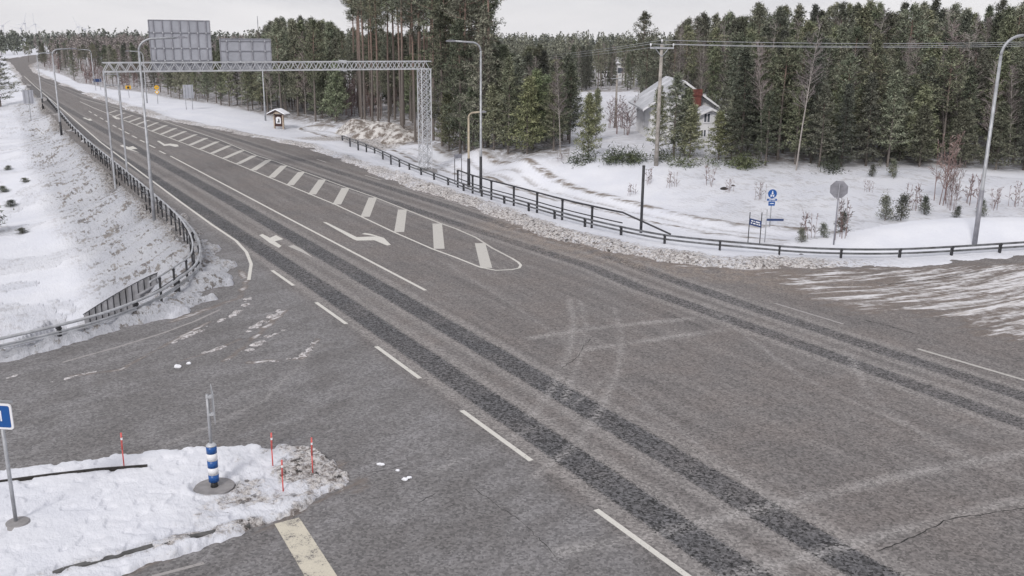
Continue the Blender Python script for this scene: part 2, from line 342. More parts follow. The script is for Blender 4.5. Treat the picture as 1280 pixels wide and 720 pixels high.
    # snow and slush left on the side road, drawn out along the wheel tracks
    su = k.attr('su'); svv = k.attr('sv'); cb = k.n('ShaderNodeCombineXYZ'); k.l(k.math('MULTIPLY', su, .16), cb.inputs[0]); k.l(svv, cb.inputs[1])
    sn = k.noise(cb.outputs[0], 2.1, 8, .72, .35)
    fs = k.ramp(k.math('ADD', sn, k.math('ADD', k.math('MULTIPLY', k.math('SUBTRACT', snowm, .5), .55), k.math('MULTIPLY', k.math('SUBTRACT', k.noise(p, 3.0, 6, .75), .5), .30))), .49, .66); fs = k.math('MULTIPLY', fs, k.ramp(snowm, .0, .12))
    sc2 = k.mix(k.ramp(k.noise(cb.outputs[0], 5, 5, .7), .32, .52), (.36, .32, .29), (.68, .67, .68))
    fd = k.math('MULTIPLY', k.ramp(k.math('ADD', sn, k.math('MULTIPLY', k.math('SUBTRACT', snowm, .5), .55)), .40, .52), k.ramp(snowm, .0, .3)); c = k.mix(k.math('MULTIPLY', fd, .8), c, (.15, .12, .10))
    c = k.mix(fs, c, sc2)
    k.l(c, b.inputs['Base Color'])
    k.l(k.mix(side, (.85, .85, .85), (.62, .62, .62)), b.inputs['Roughness'])
    hgt_ = k.math('ADD', k.math('MULTIPLY', grain, .35), k.math('MULTIPLY', fs, 2.2)); k.bump(hgt_, .5, .02, b)
    return m
M['road'] = road_mat()
def paint_mat(name, col, wear, sc=5, along=1.):
    m, nt, b = newmat(name); k = N(nt); p = k.pos()
    n1 = k.noise(p, sc, 6, .75); n2 = k.noise(p, 28, 3, .8)
    c = k.mix(k.ramp(n2, .3, .7), tuple(q * .82 for q in col), col)
    c = k.mix(k.ramp(k.math('ADD', k.math('MULTIPLY', n1, .6), k.math('MULTIPLY', n2, .4)), wear, wear + .1), c, (.15, .14, .135))
    k.l(c, b.inputs['Base Color']); b.inputs['Roughness'].default_value = .7; return m
M['paint'] = paint_mat('road_paint', (.66, .64, .59), .555)
M['paint_worn'] = paint_mat('worn_road_paint', (.50, .48, .45), .53)
M['paint_hatch'] = paint_mat('hatch_paint', (.55, .53, .49), .56)
M['paint_cream'] = paint_mat('cream_wide_paint', (.62, .575, .47), .50, 3)
M['paint_faint'] = paint_mat('faint_road_paint', (.36, .34, .33), .52)
def slush_mat():
    m, nt, b = newmat('dirty_slush'); k = N(nt); p = k.pos()
    n = k.noise(p, 9, 6, .75); c = k.mix(k.ramp(n, .35, .62), (.12, .10, .09), (.62, .60, .60)); k.l(c, b.inputs['Base Color']); b.inputs['Roughness'].default_value = .7
    k.bump(k.noise(p, 14, 4), .8, .03, b); return m
M['slush'] = slush_mat()
def heap_mat():
    m, nt, b = newmat('dirty_snow_heap'); k = N(nt); p = k.pos()
    n = k.noise(p, 1.2, 7, .75); c = k.mix(k.ramp(n, .42, .58), (.17, .14, .12), (.62, .60, .58)); k.l(c, b.inputs['Base Color']); b.inputs['Roughness'].default_value = .85
    k.bump(k.noise(p, 5, 5), 1., .1, b); return m
M['heap'] = heap_mat()
# ------------------------------------------------------------------ mesh helpers
class MB:
    def __init__(s): s.v = []; s.f = []
    def add(s, vs, fs):
        o = len(s.v); s.v += [tuple(v) for v in vs]; s.f += [tuple(i + o for i in f) for f in fs]; return s
    def box(s, c, sz, rz=0., mat=None):
        x, y, z = sz[0] / 2, sz[1] / 2, sz[2] / 2; ca, sa = math.cos(rz), math.sin(rz)
        vs = []
        for dz in (-z, z):
            for dx, dy in ((-x, -y), (x, -y), (x, y), (-x, y)): vs.append((c[0] + dx * ca - dy * sa, c[1] + dx * sa + dy * ca, c[2] + dz))
        return s.add(vs, [(0, 3, 2, 1), (4, 5, 6, 7), (0, 1, 5, 4), (1, 2, 6, 5), (2, 3, 7, 6), (3, 0, 4, 7)])
    def bar(s, a, b, w, h=None):
        h = h or w; a = Vector(a); b = Vector(b); d = (b - a).normalized()
        up = Vector((0, 0, 1)) if abs(d.z) < .95 else Vector((0, 1, 0))
        r = d.cross(up).normalized() * (w / 2); u = r.cross(d).normalized() * (h / 2)
        vs = [a - r - u, a + r - u, a + r + u, a - r + u, b - r - u, b + r - u, b + r + u, b - r + u]
        return s.add(vs, [(0, 1, 2, 3), (7, 6, 5, 4), (0, 4, 5, 1), (1, 5, 6, 2), (2, 6, 7, 3), (3, 7, 4, 0)])
    def tube(s, pts, rad, n=8, cap=True):
        pts = [Vector(p) for p in pts]; m = len(pts)
        if not hasattr(rad, '__len__'): rad = [rad] * m
        o = len(s.v); prev = None
        for i, p in enumerate(pts):
            d = (pts[min(i + 1, m - 1)] - pts[max(i - 1, 0)]).normalized()
            a = prev if prev is not None else (Vector((1, 0, 0)) if abs(d.x) < .9 else Vector((0, 1, 0)))
            a = (a - d * a.dot(d)).normalized(); prev = a; b = d.cross(a)
            for k in range(n): t = 2 * math.pi * k / n; s.v.append(tuple(p + (a * math.cos(t) + b * math.sin(t)) * rad[i]))
        for i in range(m - 1):
            for k in range(n): s.f.append((o + i * n + k, o + i * n + (k + 1) % n, o + (i + 1) * n + (k + 1) % n, o + (i + 1) * n + k))
        if cap: s.f.append(tuple(o + k for k in range(n))[::-1]); s.f.append(tuple(o + (m - 1) * n + k for k in range(n)))
        return s
    def prism(s, poly, o, ax, ay, t):
        """extrude polygon (in axes ax, ay at origin o) by thickness vector t"""
        o = Vector(o); ax = Vector(ax); ay = Vector(ay); t = Vector(t); n = len(poly)
        vs = [o + ax * a + ay * b for a, b in poly]; vs += [v + t for v in vs]
        return s.add(vs, [tuple(range(n))[::-1], tuple(range(n, 2 * n))] + [(i, (i + 1) % n, n + (i + 1) % n, n + i) for i in range(n)])
    def build(s, name, mat, parent=None, smooth=False):
        me = bpy.data.meshes.new(name); off = Vector(parent_loc(parent)) if parent else Vector((0, 0, 0))
        me.from_pydata([(x - off.x, y - off.y, z - off.z) for x, y, z in s.v], [], s.f); me.update()
        bm = bmesh.new(); bm.from_mesh(me); bmesh.ops.recalc_face_normals(bm, faces=bm.faces); bm.to_mesh(me); bm.free()
        if smooth: me.polygons.foreach_set('use_smooth', [True] * len(me.polygons))
        me.materials.append(M[mat]); o = bpy.data.objects.new(name, me); C.objects.link(o)
        if parent: o.parent = parent
        return o
def parent_loc(p):
    l = Vector(p.location)
    while p.parent: p = p.parent; l += Vector(p.location)
    return l
def tag(o, label=None, cat=None, group=None, kind=None):
    if label: o['label'] = label
    if cat: o['category'] = cat
    if group: o['group'] = group
    if kind: o['kind'] = kind
    return o
def thing(name, loc, label, cat, group=None):
    o = bpy.data.objects.new(name, None); C.objects.link(o); o.location = loc; o.empty_display_size = .2
    return tag(o, label, cat, group)
def np_mesh(name, V, FT, mat, smooth=False):
    me = bpy.data.meshes.new(name); k = FT.shape[1]
    me.vertices.add(len(V)); me.vertices.foreach_set('co', np.ascontiguousarray(V, np.float32).ravel())
    me.loops.add(FT.size); me.loops.foreach_set('vertex_index', np.ascontiguousarray(FT, np.int32).ravel())
    me.polygons.add(len(FT)); me.polygons.foreach_set('loop_start', np.arange(0, FT.size, k, dtype=np.int32))
    me.polygons.foreach_set('loop_total', np.full(len(FT), k, np.int32))
    if smooth: me.polygons.foreach_set('use_smooth', np.ones(len(FT), bool))
    me.materials.append(M[mat]); me.update(calc_edges=True); me.validate(); return me
def link(name, me, parent=None):
    o = bpy.data.objects.new(name, me); C.objects.link(o)
    if parent: o.parent = parent
    return o
def add_attr(me, name, arr):
    a = me.attributes.new(name, 'FLOAT', 'POINT'); a.data.foreach_set('value', np.ascontiguousarray(arr, np.float32).ravel())
# ------------------------------------------------------------------ ground
def polar_grid(azs, rads):
    A, RR = np.meshgrid(azs, rads); X = RR * np.sin(A); Y = RR * np.cos(A); n, m = X.shape
    idx = np.arange(n * m).reshape(n, m)
    Fq = np.stack([idx[:-1, :-1], idx[:-1, 1:], idx[1:, 1:], idx[1:, :-1]], -1).reshape(-1, 4)
    return X, Y, Fq
az = np.concatenate([np.linspace(-180, -50, 60)[:-1], np.linspace(-50, -31, 80)[:-1], np.linspace(-31, 31, 900)[:-1], np.linspace(31, 50, 80)[:-1], np.linspace(50, 180, 60)])
rads = [2.0]
while rads[-1] < 4500:
    r = rads[-1]; step = max(.035, r * r / 9.0 * (1.5 / 1205) * 1.0) if r > 12 else .5
    step = min(step, .28 if r < 120 else (1.2 if r < 260 else 1e9)); step = min(step, r * .06)
    rads.append(r + step)
rads = np.array(rads)
X, Y, Fq = polar_grid(np.radians(az), rads)
h, sd, si, slope_l, gl, pd, pit = terrain(X.ravel(), Y.ravel(), True)
Xr, Yr = X.ravel(), Y.ravel(); dist = np.hypot(Xr, Yr)
me = np_mesh('ground', np.stack([Xr, Yr, h], 1), Fq, 'ground', True)
edge_px = [(20, 84), (60, 90), (100, 106), (140, 114), (200, 124), (250, 132), (300, 140), (340, 150), (400, 157), (440, 157), (480, 165), (520, 173), (560, 180), (600, 189), (640, 195), (700, 201), (760, 204), (850, 207), (950, 209), (1050, 212), (1150, 214), (1290, 219)]
_ea = []; _er = []
for px, py in edge_px:
    p = U(px, py, float(np.interp(px, [0, 420, 560], [-.4, -.3, .6]))); _ea.append(math.atan2(p.x, p.y)); _er.append(math.hypot(p.x, p.y))
def edge_r(a): return np.interp(a, _ea, _er)
A_ = np.arctan2(Xr, Yr); forest = sm(-3, 2, dist - edge_r(A_)) * (A_ > _ea[0]) * (dist < 400)
house_c = U(845, 175, .9)
field = (A_ > math.atan2(*U2(712, 200))) & (A_ < math.atan2(*U2(905, 200))) & (dist < 150)
forest = np.where(field, forest * .25, forest)
dirt = sm(2.4, 1.0, sd) * sm(-.5, 0, sd) * np.where(Xr < -8, np.where(dist > 45, .8, .55), .85) * (dist < 500)
onisl = si < .3
dirt = dirt * np.clip(.45 + 1.1 * fbm(Xr * .22, Yr * .22, 91, 3), 0, 1.05)
dirt = np.where(onisl, .0 + .68 * sm(-6.9, -4.9, Xr) * sm(.30, .62, fbm(Xr * 1.1, Yr * 1.1, 71, 3)) + .22 * sm(-7, -5.5, Xr) + .45 * sm(.28, .1, pl_dist(Xr, Yr, KERB_N)), dirt)
dirt = dirt * (1 - .6 * sm(11, 17, Xr) * (dist < 60)) * (1 - .4 * ((Xr < -9) & (Yr < 36)))
for fx, fy, fr_ in ((925, 263, 1.6), (905, 268, 1.0), (1000, 262, .9)):
    q_ = U2(fx, fy, -.3); dirt = np.maximum(dirt, .40 * sm(fr_, .3, np.hypot(Xr - q_[0], (Yr - q_[1]) * .5)))
kz = U2(455, 168); dirt = np.maximum(dirt, .8 * sm(9, 5, np.hypot(Xr - kz[0], Yr - kz[1])) * (sd > 3))
slope_a = np.where(onisl, 0, np.maximum(slope_l * .95, sm(14, 8, gl) * (Xr < -8) * (sd > 0) * .28 * (fbm(Xr * .3, Yr * .3, 5) > .5)))
track = np.maximum(sm(.34, .12, np.abs(pd - 1.55)) , .5 * sm(.25, .08, np.abs(pd - .5))) * (sd > .5)
pp_ = np.degrees(A_); cz_ = pl_dist(Xr, Yr, [(p.x, p.y) for p in CREST]); beh = (Yr > np.interp(Xr, [p.x for p in CREST], [p.y for p in CREST]) + .6) & (Xr > 5) & (dist < 66); slope_a = np.where(beh, np.maximum(slope_a, .34 * sm(8, 17, Xr + 3 * fbm(Xr * .5, Yr * .5, 5, 3))), slope_a)
add_attr(me, 'slope', slope_a); add_attr(me, 'dirt', dirt); add_attr(me, 'forest', forest); add_attr(me, 'track', track)
tag(link('ground', me), kind='structure')
# ------------------------------------------------------------------ road
az2 = np.concatenate([np.linspace(-100, -50, 60)[:-1], np.linspace(-50, -31, 60)[:-1], np.linspace(-31, 31, 900)[:-1], np.linspace(31, 50, 60)[:-1], np.linspace(50, 120, 60)])
rads = [1.0]
while rads[-1] < 520:
    r = rads[-1]; rads.append(r + (min(max(.03, r * r / 9.0 * (1.5 / 1205)), 2) if r > 12 else .5))
X, Y, Fq = polar_grid(np.radians(az2), np.array(rads)); Xr, Yr = X.ravel(), Y.ravel()
sd = poly_sd(Xr, Yr, ROAD); keep = sd < 1.2
Fq = Fq[keep[Fq].all(1)]
used = np.unique(Fq); mp_ = -np.ones(len(Xr), int); mp_[used] = np.arange(len(used)); Fq = mp_[Fq]; Xr = Xr[used]; Yr = Yr[used]
me = np_mesh('road', np.stack([Xr, Yr, np.zeros(len(Xr))], 1), Fq, 'road', True)
def W(pts, z=0): return [U2(a, b, z) for a, b in pts]
ruts = [([(930, 720), (1110, 847)], None)]
r1 = W([(36, 108), (60, 130), (110, 170), (402, 360), (668, 540), (1010, 772)]); r2 = W([(38, 104), (66, 126), (130, 163), (290, 252), (476, 360), (786, 540), (1180, 770)])
r3 = W([(52, 97), (100, 116), (180, 140), (260, 163), (330, 185), (400, 208), (480, 233), (560, 258), (640, 284), (740, 313), (870, 360), (960, 391), (1280, 496), (1700, 634)])
r4 = W([(50, 99), (100, 120), (180, 147), (260, 172), (330, 198), (400, 222), (480, 249), (560, 276), (640, 302), (740, 334), (795, 358), (960, 416), (1280, 530), (1700, 680)])
hw = .42
rd = np.minimum(np.minimum(pl_dist(Xr, Yr, r1), pl_dist(Xr, Yr, r2)) - hw, np.minimum(pl_dist(Xr, Yr, r3), pl_dist(Xr, Yr, r4)) - .34)
add_attr(me, 'rut', rd)
add_attr(me, 'edge', np.abs(rd - .16)); add_attr(me, 'tan2', np.where(np.minimum(pl_dist(Xr, Yr, r3), pl_dist(Xr, Yr, r4)) < 1, .72, 1.0) * (1 - .35 * sm(50, 110, Yr)))
pale = np.full(len(Xr), 9.)
for s, wv in (([(665, 422), (760, 408), (866, 398)], .0), ([(730, 437), (820, 424), (905, 412)], 0), ([(700, 690), (830, 665), (1000, 625), (1140, 592), (1280, 566)], .0), ([(860, 735), (990, 700), (1200, 642), (1300, 620)], .03),
              ([(712, 375), (718, 405), (712, 440), (694, 480), (665, 520)], .06), ([(725, 376), (733, 410), (726, 445), (705, 500)], .09), ([(768, 385), (778, 420), (774, 460), (752, 510), (715, 560), (660, 600)], .09), ([(1060, 440), (1090, 500), (1180, 560), (1250, 585)], .1), ([(540, 590), (700, 520), (760, 470)], .14),
              ([(60, 600), (200, 560), (330, 500), (400, 430)], .14), ([(880, 380), (1000, 470), (1280, 600)], .12), ([(560, 330), (700, 420), (980, 640)], .14)):
    pale = np.minimum(pale, pl_dist(Xr, Yr, W(s)) + wv)
add_attr(me, 'pale', pale)
# side: everything left of the dashed edge line of the near carriageway
a, b_ = U2(340, 338), U2(862, 722); nx, ny = (b_[1] - a[1]), -(b_[0] - a[0]); L = math.hypot(nx, ny)
sl = ((Xr - a[0]) * nx + (Yr - a[1]) * ny) / L
sgn = 1 if ((-20 - a[0]) * nx + (20 - a[1]) * ny) > 0 else -1
add_attr(me, 'side', sm(-.3, .6, sl * sgn) * sm(60, 40, Yr))
snz = poly_sd(Xr, Yr, W([(800, 318), (900, 340), (945, 352), (970, 366), (1000, 386), (1080, 400), (1170, 404), (1190, 420), (1240, 432), (1300, 440), (2000, 520), (2000, 300), (1280, 322), (1000, 330)]))
sn = sm(.8, -2.0, snz) * (.57 + .07 * sm(12, 19, Xr))
sn = np.maximum(sn, sm(.9, .1, pl_dist(Xr, Yr, W([(640, 283), (740, 313), (860, 333), (1000, 341)]))) * .45)
for s, wv in (([(280, 452), (312, 428), (355, 388)], .30), ([(222, 452), (262, 440), (300, 424)], .2), ([(312, 453), (378, 448), (398, 424)], .25), ([(90, 470), (150, 462), (262, 402)], .2), ([(215, 402), (255, 388), (300, 372), (308, 350), (300, 338)], .35)):
    sn = np.maximum(sn, sm(wv, 0, pl_dist(Xr, Yr, W(s))) * .55)
sn = np.maximum(sn, sm(.5, -.1, poly_sd(Xr, Yr, ISL)) * .35)
add_attr(me, 'snow', sn)
cx, cy = U2(1060, 420)
ang = Xr * .0
add_attr(me, 'su', np.where(Xr > 5, Xr, Xr * .6 + Yr * .8)); add_attr(me, 'sv', np.where(Xr > 5, Yr - .030 * np.clip(Xr - 8, 0, 99) ** 2 * .9, Yr * .6 - Xr * .8))
add_attr(me, 'patch', np.zeros(len(Xr))); add_attr(me, 'tan', np.clip(sm(3.0, .4, pl_dist(Xr, Yr, W([(640, 283), (740, 313), (860, 333), (1000, 352), (1280, 378)]))) * .8, 0, 1))
road = tag(link('road', me), kind='structure')
def ribbon(px, w, mat, name='line_marking', z=.004, closed=False, raw=False):
    P = [Vector((*p, 0)) for p in (px if raw else W(px))]
    Q = [P[0]]
    for a, b in zip(P[:-1], P[1:]):
        n = max(1, int((b - a).length / 2.0))
        for i in range(1, n + 1): Q.append(a.lerp(b, i / n))
    vs = []; m = len(Q)
    for i, p in enumerate(Q):
        d = (Q[min(i + 1, m - 1)] - Q[max(i - 1, 0)]).normalized(); nn = Vector((-d.y, d.x, 0)) * (w / 2)
        vs += [(p.x - nn.x, p.y - nn.y, z), (p.x + nn.x, p.y + nn.y, z)]
    return MB().add(vs, [(2 * i, 2 * i + 1, 2 * i + 3, 2 * i + 2) for i in range(m - 1)]).build(name, mat, road)
def flat(px, mat, name, z=.004):
    vs = [(*U2(a, b), z) for a, b in px]; return MB().add(vs, [tuple(range(len(vs)))]).build(name, mat, road)
ribbon([(30, 95), (44, 108), (57, 119), (82, 140), (126, 178), (190, 226), (225, 252), (265, 281), (295, 301), (308, 315), (314, 330), (311, 350)], .13, 'paint', 'edge_line')
for a, b in (((340, 338), (367, 357)), ((395, 378), (433, 405)), ((470, 433), (525, 473)), ((577, 513), (664, 576)), ((745, 637), (862, 722))): ribbon([a, b], .13, 'paint', 'edge_line')
ribbon([(78, 453), (150, 433), (205, 416), (245, 401), (275, 387)], .10, 'paint_faint', 'edge_line')
ribbon([(213, 195), (370, 278), (532, 363)], .13, 'paint', 'lane_line')
for a, b in (((199, 188.5), (207, 192.5)), ((186, 181), (194, 184.8)), ((175, 175), (181, 178)), ((165, 169.5), (171, 172.6)), ((156, 164.5), (161.5, 167.5)), ((148.5, 160.5), (153, 163)), ((141, 156.5), (145.5, 159)), ((132, 151), (137, 154)), ((125, 147), (129, 149.3)), ((118, 143), (121.5, 145.2)), ((111, 138.8), (114.5, 141))): ribbon([a, b], .14, 'paint', 'lane_line')
low = [(100, 127), (115, 134), (140, 144), (175, 158.5), (227, 178), (266, 193), (320, 215), (420, 256), (452, 271), (492, 290), (540, 311), (570, 322), (600, 334), (620, 338), (640, 337)]
upp = [(100, 123), (140, 133), (195, 148), (275, 175), (320, 194), (345, 202), (377, 214), (405, 224), (432, 234), (467, 246), (505, 261), (550, 279), (570, 286), (595, 297), (615, 310), (640, 323)]
ribbon(low + [(649, 335), (651, 331.5), (648, 328), (640, 323)], .11, 'paint', 'edge_line'); ribbon(upp, .11, 'paint_hatch', 'edge_line')
bars = [((608, 335), (600, 304), .5), ((549, 311), (546.5, 279.5), .5), ((499, 290), (503, 262), .5), ((456.5, 271), (466, 247), .5), ((421, 255.5), (432, 235), .5), ((390, 243), (403, 224.5), .5), ((362.5, 231.5), (377, 215), .5), ((339, 222), (355, 207), .5), ((316, 213), (336, 200), .5),
        ((297, 205), (318, 194.5), .45), ((280, 198), (303, 188), .45), ((264, 192), (287, 182), .45), ((250, 186.5), (272, 177), .45), ((237, 181.5), (258, 172.5), .45), ((224, 176.5), (245, 168), .4), ((212, 172), (232, 164), .4), ((201, 168), (220, 160), .4), ((190, 164), (208, 156.5), .4), ((180, 160), (197, 153), .35), ((170, 156), (186, 150), .35), ((161, 152.5), (176, 147), .35), ((152, 149), (166, 144), .3), ((143, 145.5), (156, 141), .3), ((134, 142), (146, 138), .3)]
for a, b, w in bars: ribbon([a, b], w * .95, 'paint_hatch', 'hatch_bar', .003)
flat([(403.5, 277.5), (408, 277.8), (446, 296.5), (470, 295.5), (452, 292.5), (456, 291.2), (464, 292.5), (480, 297.5), (488.5, 306), (484, 307.0), (468, 300.4), (446, 300.8), (441, 298.8)], 'paint', 'turn_arrow')
flat([(324, 294), (328, 292.5), (337.5, 297.3), (345, 294), (354, 299), (343.5, 301.7), (352, 307.5), (348.5, 309.8), (337, 303.6), (335, 302)], 'paint', 'straight_arrow')
flat([(360, 307.8), (367.5, 306.3), (379, 312.5), (392, 322.5), (376, 314.6)], 'paint_worn', 'straight_arrow')
flat([(150, 182.2), (153, 181.2), (161, 184), (166, 182.6), (172, 186), (164.5, 186.8), (175, 191), (160, 186.9)], 'paint', 'straight_arrow')
flat([(196, 176.2), (199, 176), (206, 180.3), (213, 179.5), (222, 180.8), (223.5, 183), (219, 183.6), (212, 181.8), (205, 182.4)], 'paint', 'turn_arrow')
flat([(103, 147.2), (106, 146.8), (110, 148.8), (113, 148.3), (115.5, 150.6), (112, 150.9), (117, 153)], 'paint', 'straight_arrow')
flat([(140, 145.5), (143, 145.2), (146.5, 147.6), (152, 148.3), (149, 149.3), (145, 148.8)], 'paint', 'turn_arrow')
flat([(343, 655), (374, 647), (424, 724), (450, 765), (405, 768), (383, 724)], 'paint_cream', 'stop_bar')
ribbon([(190, 721), (255, 704)], .09, 'paint_faint', 'edge_line')
ribbon([(1147, 436), (1215, 456), (1290, 478)], .12, 'paint_worn', 'edge_line'); ribbon([(968, 379), (1054, 405)], .11, 'paint_faint', 'edge_line')
ribbon([(500, 233), (560, 251), (640, 275)], .09, 'paint_faint', 'edge_line'); ribbon([(456, 219), (477, 225)], .10, 'paint_worn', 'edge_line'); ribbon([(396, 199), (408, 203)], .10, 'paint_worn', 'edge_line')
def crack(px, w, seed=1):
    rn = random.Random(seed); P = W(px); Q = []
    for a, b in zip(P[:-1], P[1:]):
        L = math.hypot(b[0] - a[0], b[1] - a[1]); n = max(2, int(L / .12))
        for i in range(n): Q.append((a[0] + (b[0] - a[0]) * i / n + rn.uniform(-.03, .03), a[1] + (b[1] - a[1]) * i / n + rn.uniform(-.03, .03)))
    vs = []
    for i, p in enumerate(Q):
        a, b = Q[max(i - 1, 0)], Q[min(i + 1, len(Q) - 1)]; d = Vector((b[0] - a[0], b[1] - a[1], 0)).normalized(); ww = w * rn.uniform(.3, 1) / 2
        vs += [(p[0] + d.y * ww, p[1] - d.x * ww, .0035), (p[0] - d.y * ww, p[1] + d.x * ww, .0035)]
    MB().add(vs, [(2 * i, 2 * i + 1, 2 * i + 3, 2 * i + 2) for i in range(len(Q) - 1)]).build('asphalt_crack', 'crack', road)
crack([(1094, 690), (1125, 678), (1135, 674), (1165, 660), (1185, 649), (1230, 643), (1290, 634)], .030, 2)
crack([(703, 460), (722, 446), (730, 432), (743, 419)], .022, 3); crack([(806, 385), (835, 394), (850, 398), (889, 413)], .022, 4)
crack([(448, 593), (480, 588), (510, 580)], .018, 5); crack([(522, 629), (540, 620), (549, 615)], .02, 6); crack([(556, 635), (575, 627)], .018, 7)
crack([(595, 612), (620, 630), (650, 650), (700, 700)], .016, 8)
crack([(1080, 400), (1110, 407), (1155, 421)], .06, 9); crack([(1100, 357), (1180, 347), (1260, 333)], .05, 10)
# ------------------------------------------------------------------ slush ridges on the left side road
def ridge(px, w, hh, seed, name, label, mat='slush'):
    P = [Vector((*p, 0)) for p in W(px)]; Q = [P[0]]
    for a, b in zip(P[:-1], P[1:]):
        n = max(1, int((b - a).length / .05))
        for i in range(1, n + 1): Q.append(a.lerp(b, i / n))
    m = len(Q); K = 13; V = np.zeros((m, K, 3))
    for i, p in enumerate(Q):
        d = (Q[min(i + 4, m - 1)] - Q[max(i - 4, 0)]).normalized(); nn = Vector((-d.y, d.x))
        e = math.sin(math.pi * min(1, max(0, i / (m - 1)))) ** .4
        for k in range(K):
            t = (k / (K - 1) - .5) * 2; V[i, k] = (p.x + nn.x * t * w / 2, p.y + nn.y * t * w / 2, (1 - t * t) * e)
    n = fbm(V[..., 0] * 4.5, V[..., 1] * 4.5, seed, 3)
    V[..., 2] = hh * (V[..., 2] * (n - .12) * 2.6 - .75)
    idx = np.arange(m * K).reshape(m, K); Fq = np.stack([idx[:-1, :-1], idx[:-1, 1:], idx[1:, 1:], idx[1:, :-1]], -1).reshape(-1, 4)
    o = link(name, np_mesh(name, V.reshape(-1, 3), Fq, mat, True)); tag(o, label, 'slush ridge', kind='stuff'); return o
ridge([(305, 418), (330, 402), (357, 384)], .55, .07, 1, 'slush_ridge', 'longest dirty white slush ridge on the left side road, nearest the dashed line')
ridge([(283, 452), (312, 436), (345, 415), (362, 411)], .5, .06, 2, 'slush_ridge', 'thin broken slush streak below the longest ridge on the side road')
ridge([(312, 454), (350, 451), (378, 447), (396, 424)], .42, .08, 3, 'slush_ridge', 'curled slush ridge with a dark wet lower edge on the side road')
ridge([(243, 444), (270, 437), (298, 424)], .35, .05, 4, 'slush_ridge', 'small slush crumbs left of the long ridges on the side road')
ridge([(196, 434), (225, 425), (255, 411), (262, 404)], .35, .05, 5, 'slush_ridge', 'broken slush line running beside the faint edge line of the side road')
ridge([(262, 406), (290, 396), (308, 380), (312, 368)], .5, .06, 6, 'slush_ridge', 'slush smear at the foot of the snowy corner verge')
ridge([(35, 484), (75, 475), (98, 469), (128, 462)], .3, .04, 7, 'slush_ridge', 'low broken slush line across the empty side road at far left')
ridge([(0, 475), (15, 471), (24, 467)], .25, .04, 8, 'slush_ridge', 'short slush streak at the left picture edge')
def chunk(px, py, r, label, seed=0):
    p = U(px, py, r * .4); rn = random.Random(seed); bm = bmesh.new(); bmesh.ops.create_icosphere(bm, subdivisions=2, radius=r)
    for v in bm.verts: v.co = Vector((v.co.x * 1.2, v.co.y, v.co.z * .65)) * rn.uniform(.75, 1.15)
    me = bpy.data.meshes.new('snow_chunk'); bm.to_mesh(me); bm.free(); me.materials.append(M['snowcap']); o = link('snow_chunk', me); o.location = p
    tag(o, label, 'snow chunk', 'snow chunks scattered on the asphalt')
for i, (a, b, r, l) in enumerate(((474, 580, .05, 'white snow lump nearest the round tip of the traffic island'), (478, 580.5, .04, 'small snow lump just right of the one nearest the island tip'), (497, 588, .04, 'single small snow lump halfway out from the island tip'), (506, 599, .055, 'left snow lump of the outermost pair beyond the island tip'), (511.5, 597, .05, 'right snow lump of the outermost pair beyond the island tip'), (222, 458, .09, 'larger grey snow lump alone on the side road below the slush streaks'), (236, 454, .06, 'small dark slush lump right of the larger grey lump'))): chunk(a, b, r, l, i)
# ------------------------------------------------------------------ island kerbs
def strip(px, w, z0, z1, name, mat, label, cat='kerb', z=0.):
    P = [Vector((*p, 0)) for p in W(px, z)]; vs = []; m = len(P); mb = MB()
    for a, b in zip(P[:-1], P[1:]): mb.bar((a.x, a.y, (z0 + z1) / 2), (b.x, b.y, (z0 + z1) / 2), w, z1 - z0)
    return tag(mb.build(name, mat), label, cat)
strip([(-80, 612), (0, 601), (60, 593), (120, 586), (184, 581.3)], .065, -.1, .125, 'kerb', 'soil', 'dark wet kerb line along the far side of the snowy traffic island', z=.12)
strip([(-20, 746), (40, 723), (80, 708), (150, 690), (200, 676), (260, 663), (312, 652)], .12, -.1, .08, 'kerb', 'kerb', 'grey kerb line breaking through snow along the near side of the island', z=.12)
# ------------------------------------------------------------------ guardrails
def sweep(P, sec, name, mat, parent, z=0.):
    """P: list of (x,y), sec: closed section [(offset, height)]"""
    m = len(P); n = len(sec); vs = []
    for i, p in enumerate(P):
        a, b = P[max(i - 1, 0)], P[min(i + 1, m - 1)]; d = Vector((b[0] - a[0], b[1] - a[1], 0)).normalized()
        zz = z[i] if hasattr(z, '__len__') else z
        for o, h_ in sec: vs.append((p[0] + d.y * o, p[1] - d.x * o, zz + h_))
    fs = [(i * n + k, i * n + (k + 1) % n, (i + 1) * n + (k + 1) % n, (i + 1) * n + k) for i in range(m - 1) for k in range(n)]
    fs += [tuple(range(n)), tuple(range((m - 1) * n, m * n))[::-1]]
    return MB().add(vs, fs).build(name, mat, parent)
def resample(P, step):
    Q = [P[0]]; acc = 0; 
    for a, b in zip(P[:-1], P[1:]):
        L = math.hypot(b[0] - a[0], b[1] - a[1]); t = step - acc
        while t <= L: Q.append((a[0] + (b[0] - a[0]) * t / L, a[1] + (b[1] - a[1]) * t / L)); t += step
        acc = (acc + L) % step
    return Q
def smoothp(P, it=2):
    for _ in range(it):
        Q = [P[0]]
        for a, b in zip(P[:-1], P[1:]): Q += [(a[0] * .75 + b[0] * .25, a[1] * .75 + b[1] * .25), (a[0] * .25 + b[0] * .75, a[1] * .25 + b[1] * .75)]
        P = Q + [P[-1]]
    return P
def circ(r, n=8, cz=0, co=0): return [(co + r * math.cos(2 * math.pi * k / n), cz + r * math.sin(2 * math.pi * k / n)) for k in range(n)]
Wsec = [(0, .20), (.03, .215), (.03, .24), (.01, .26), (.01, .28), (.03, .30), (.03, .325), (0, .34), (-.02, .34), (-.02, .20)]
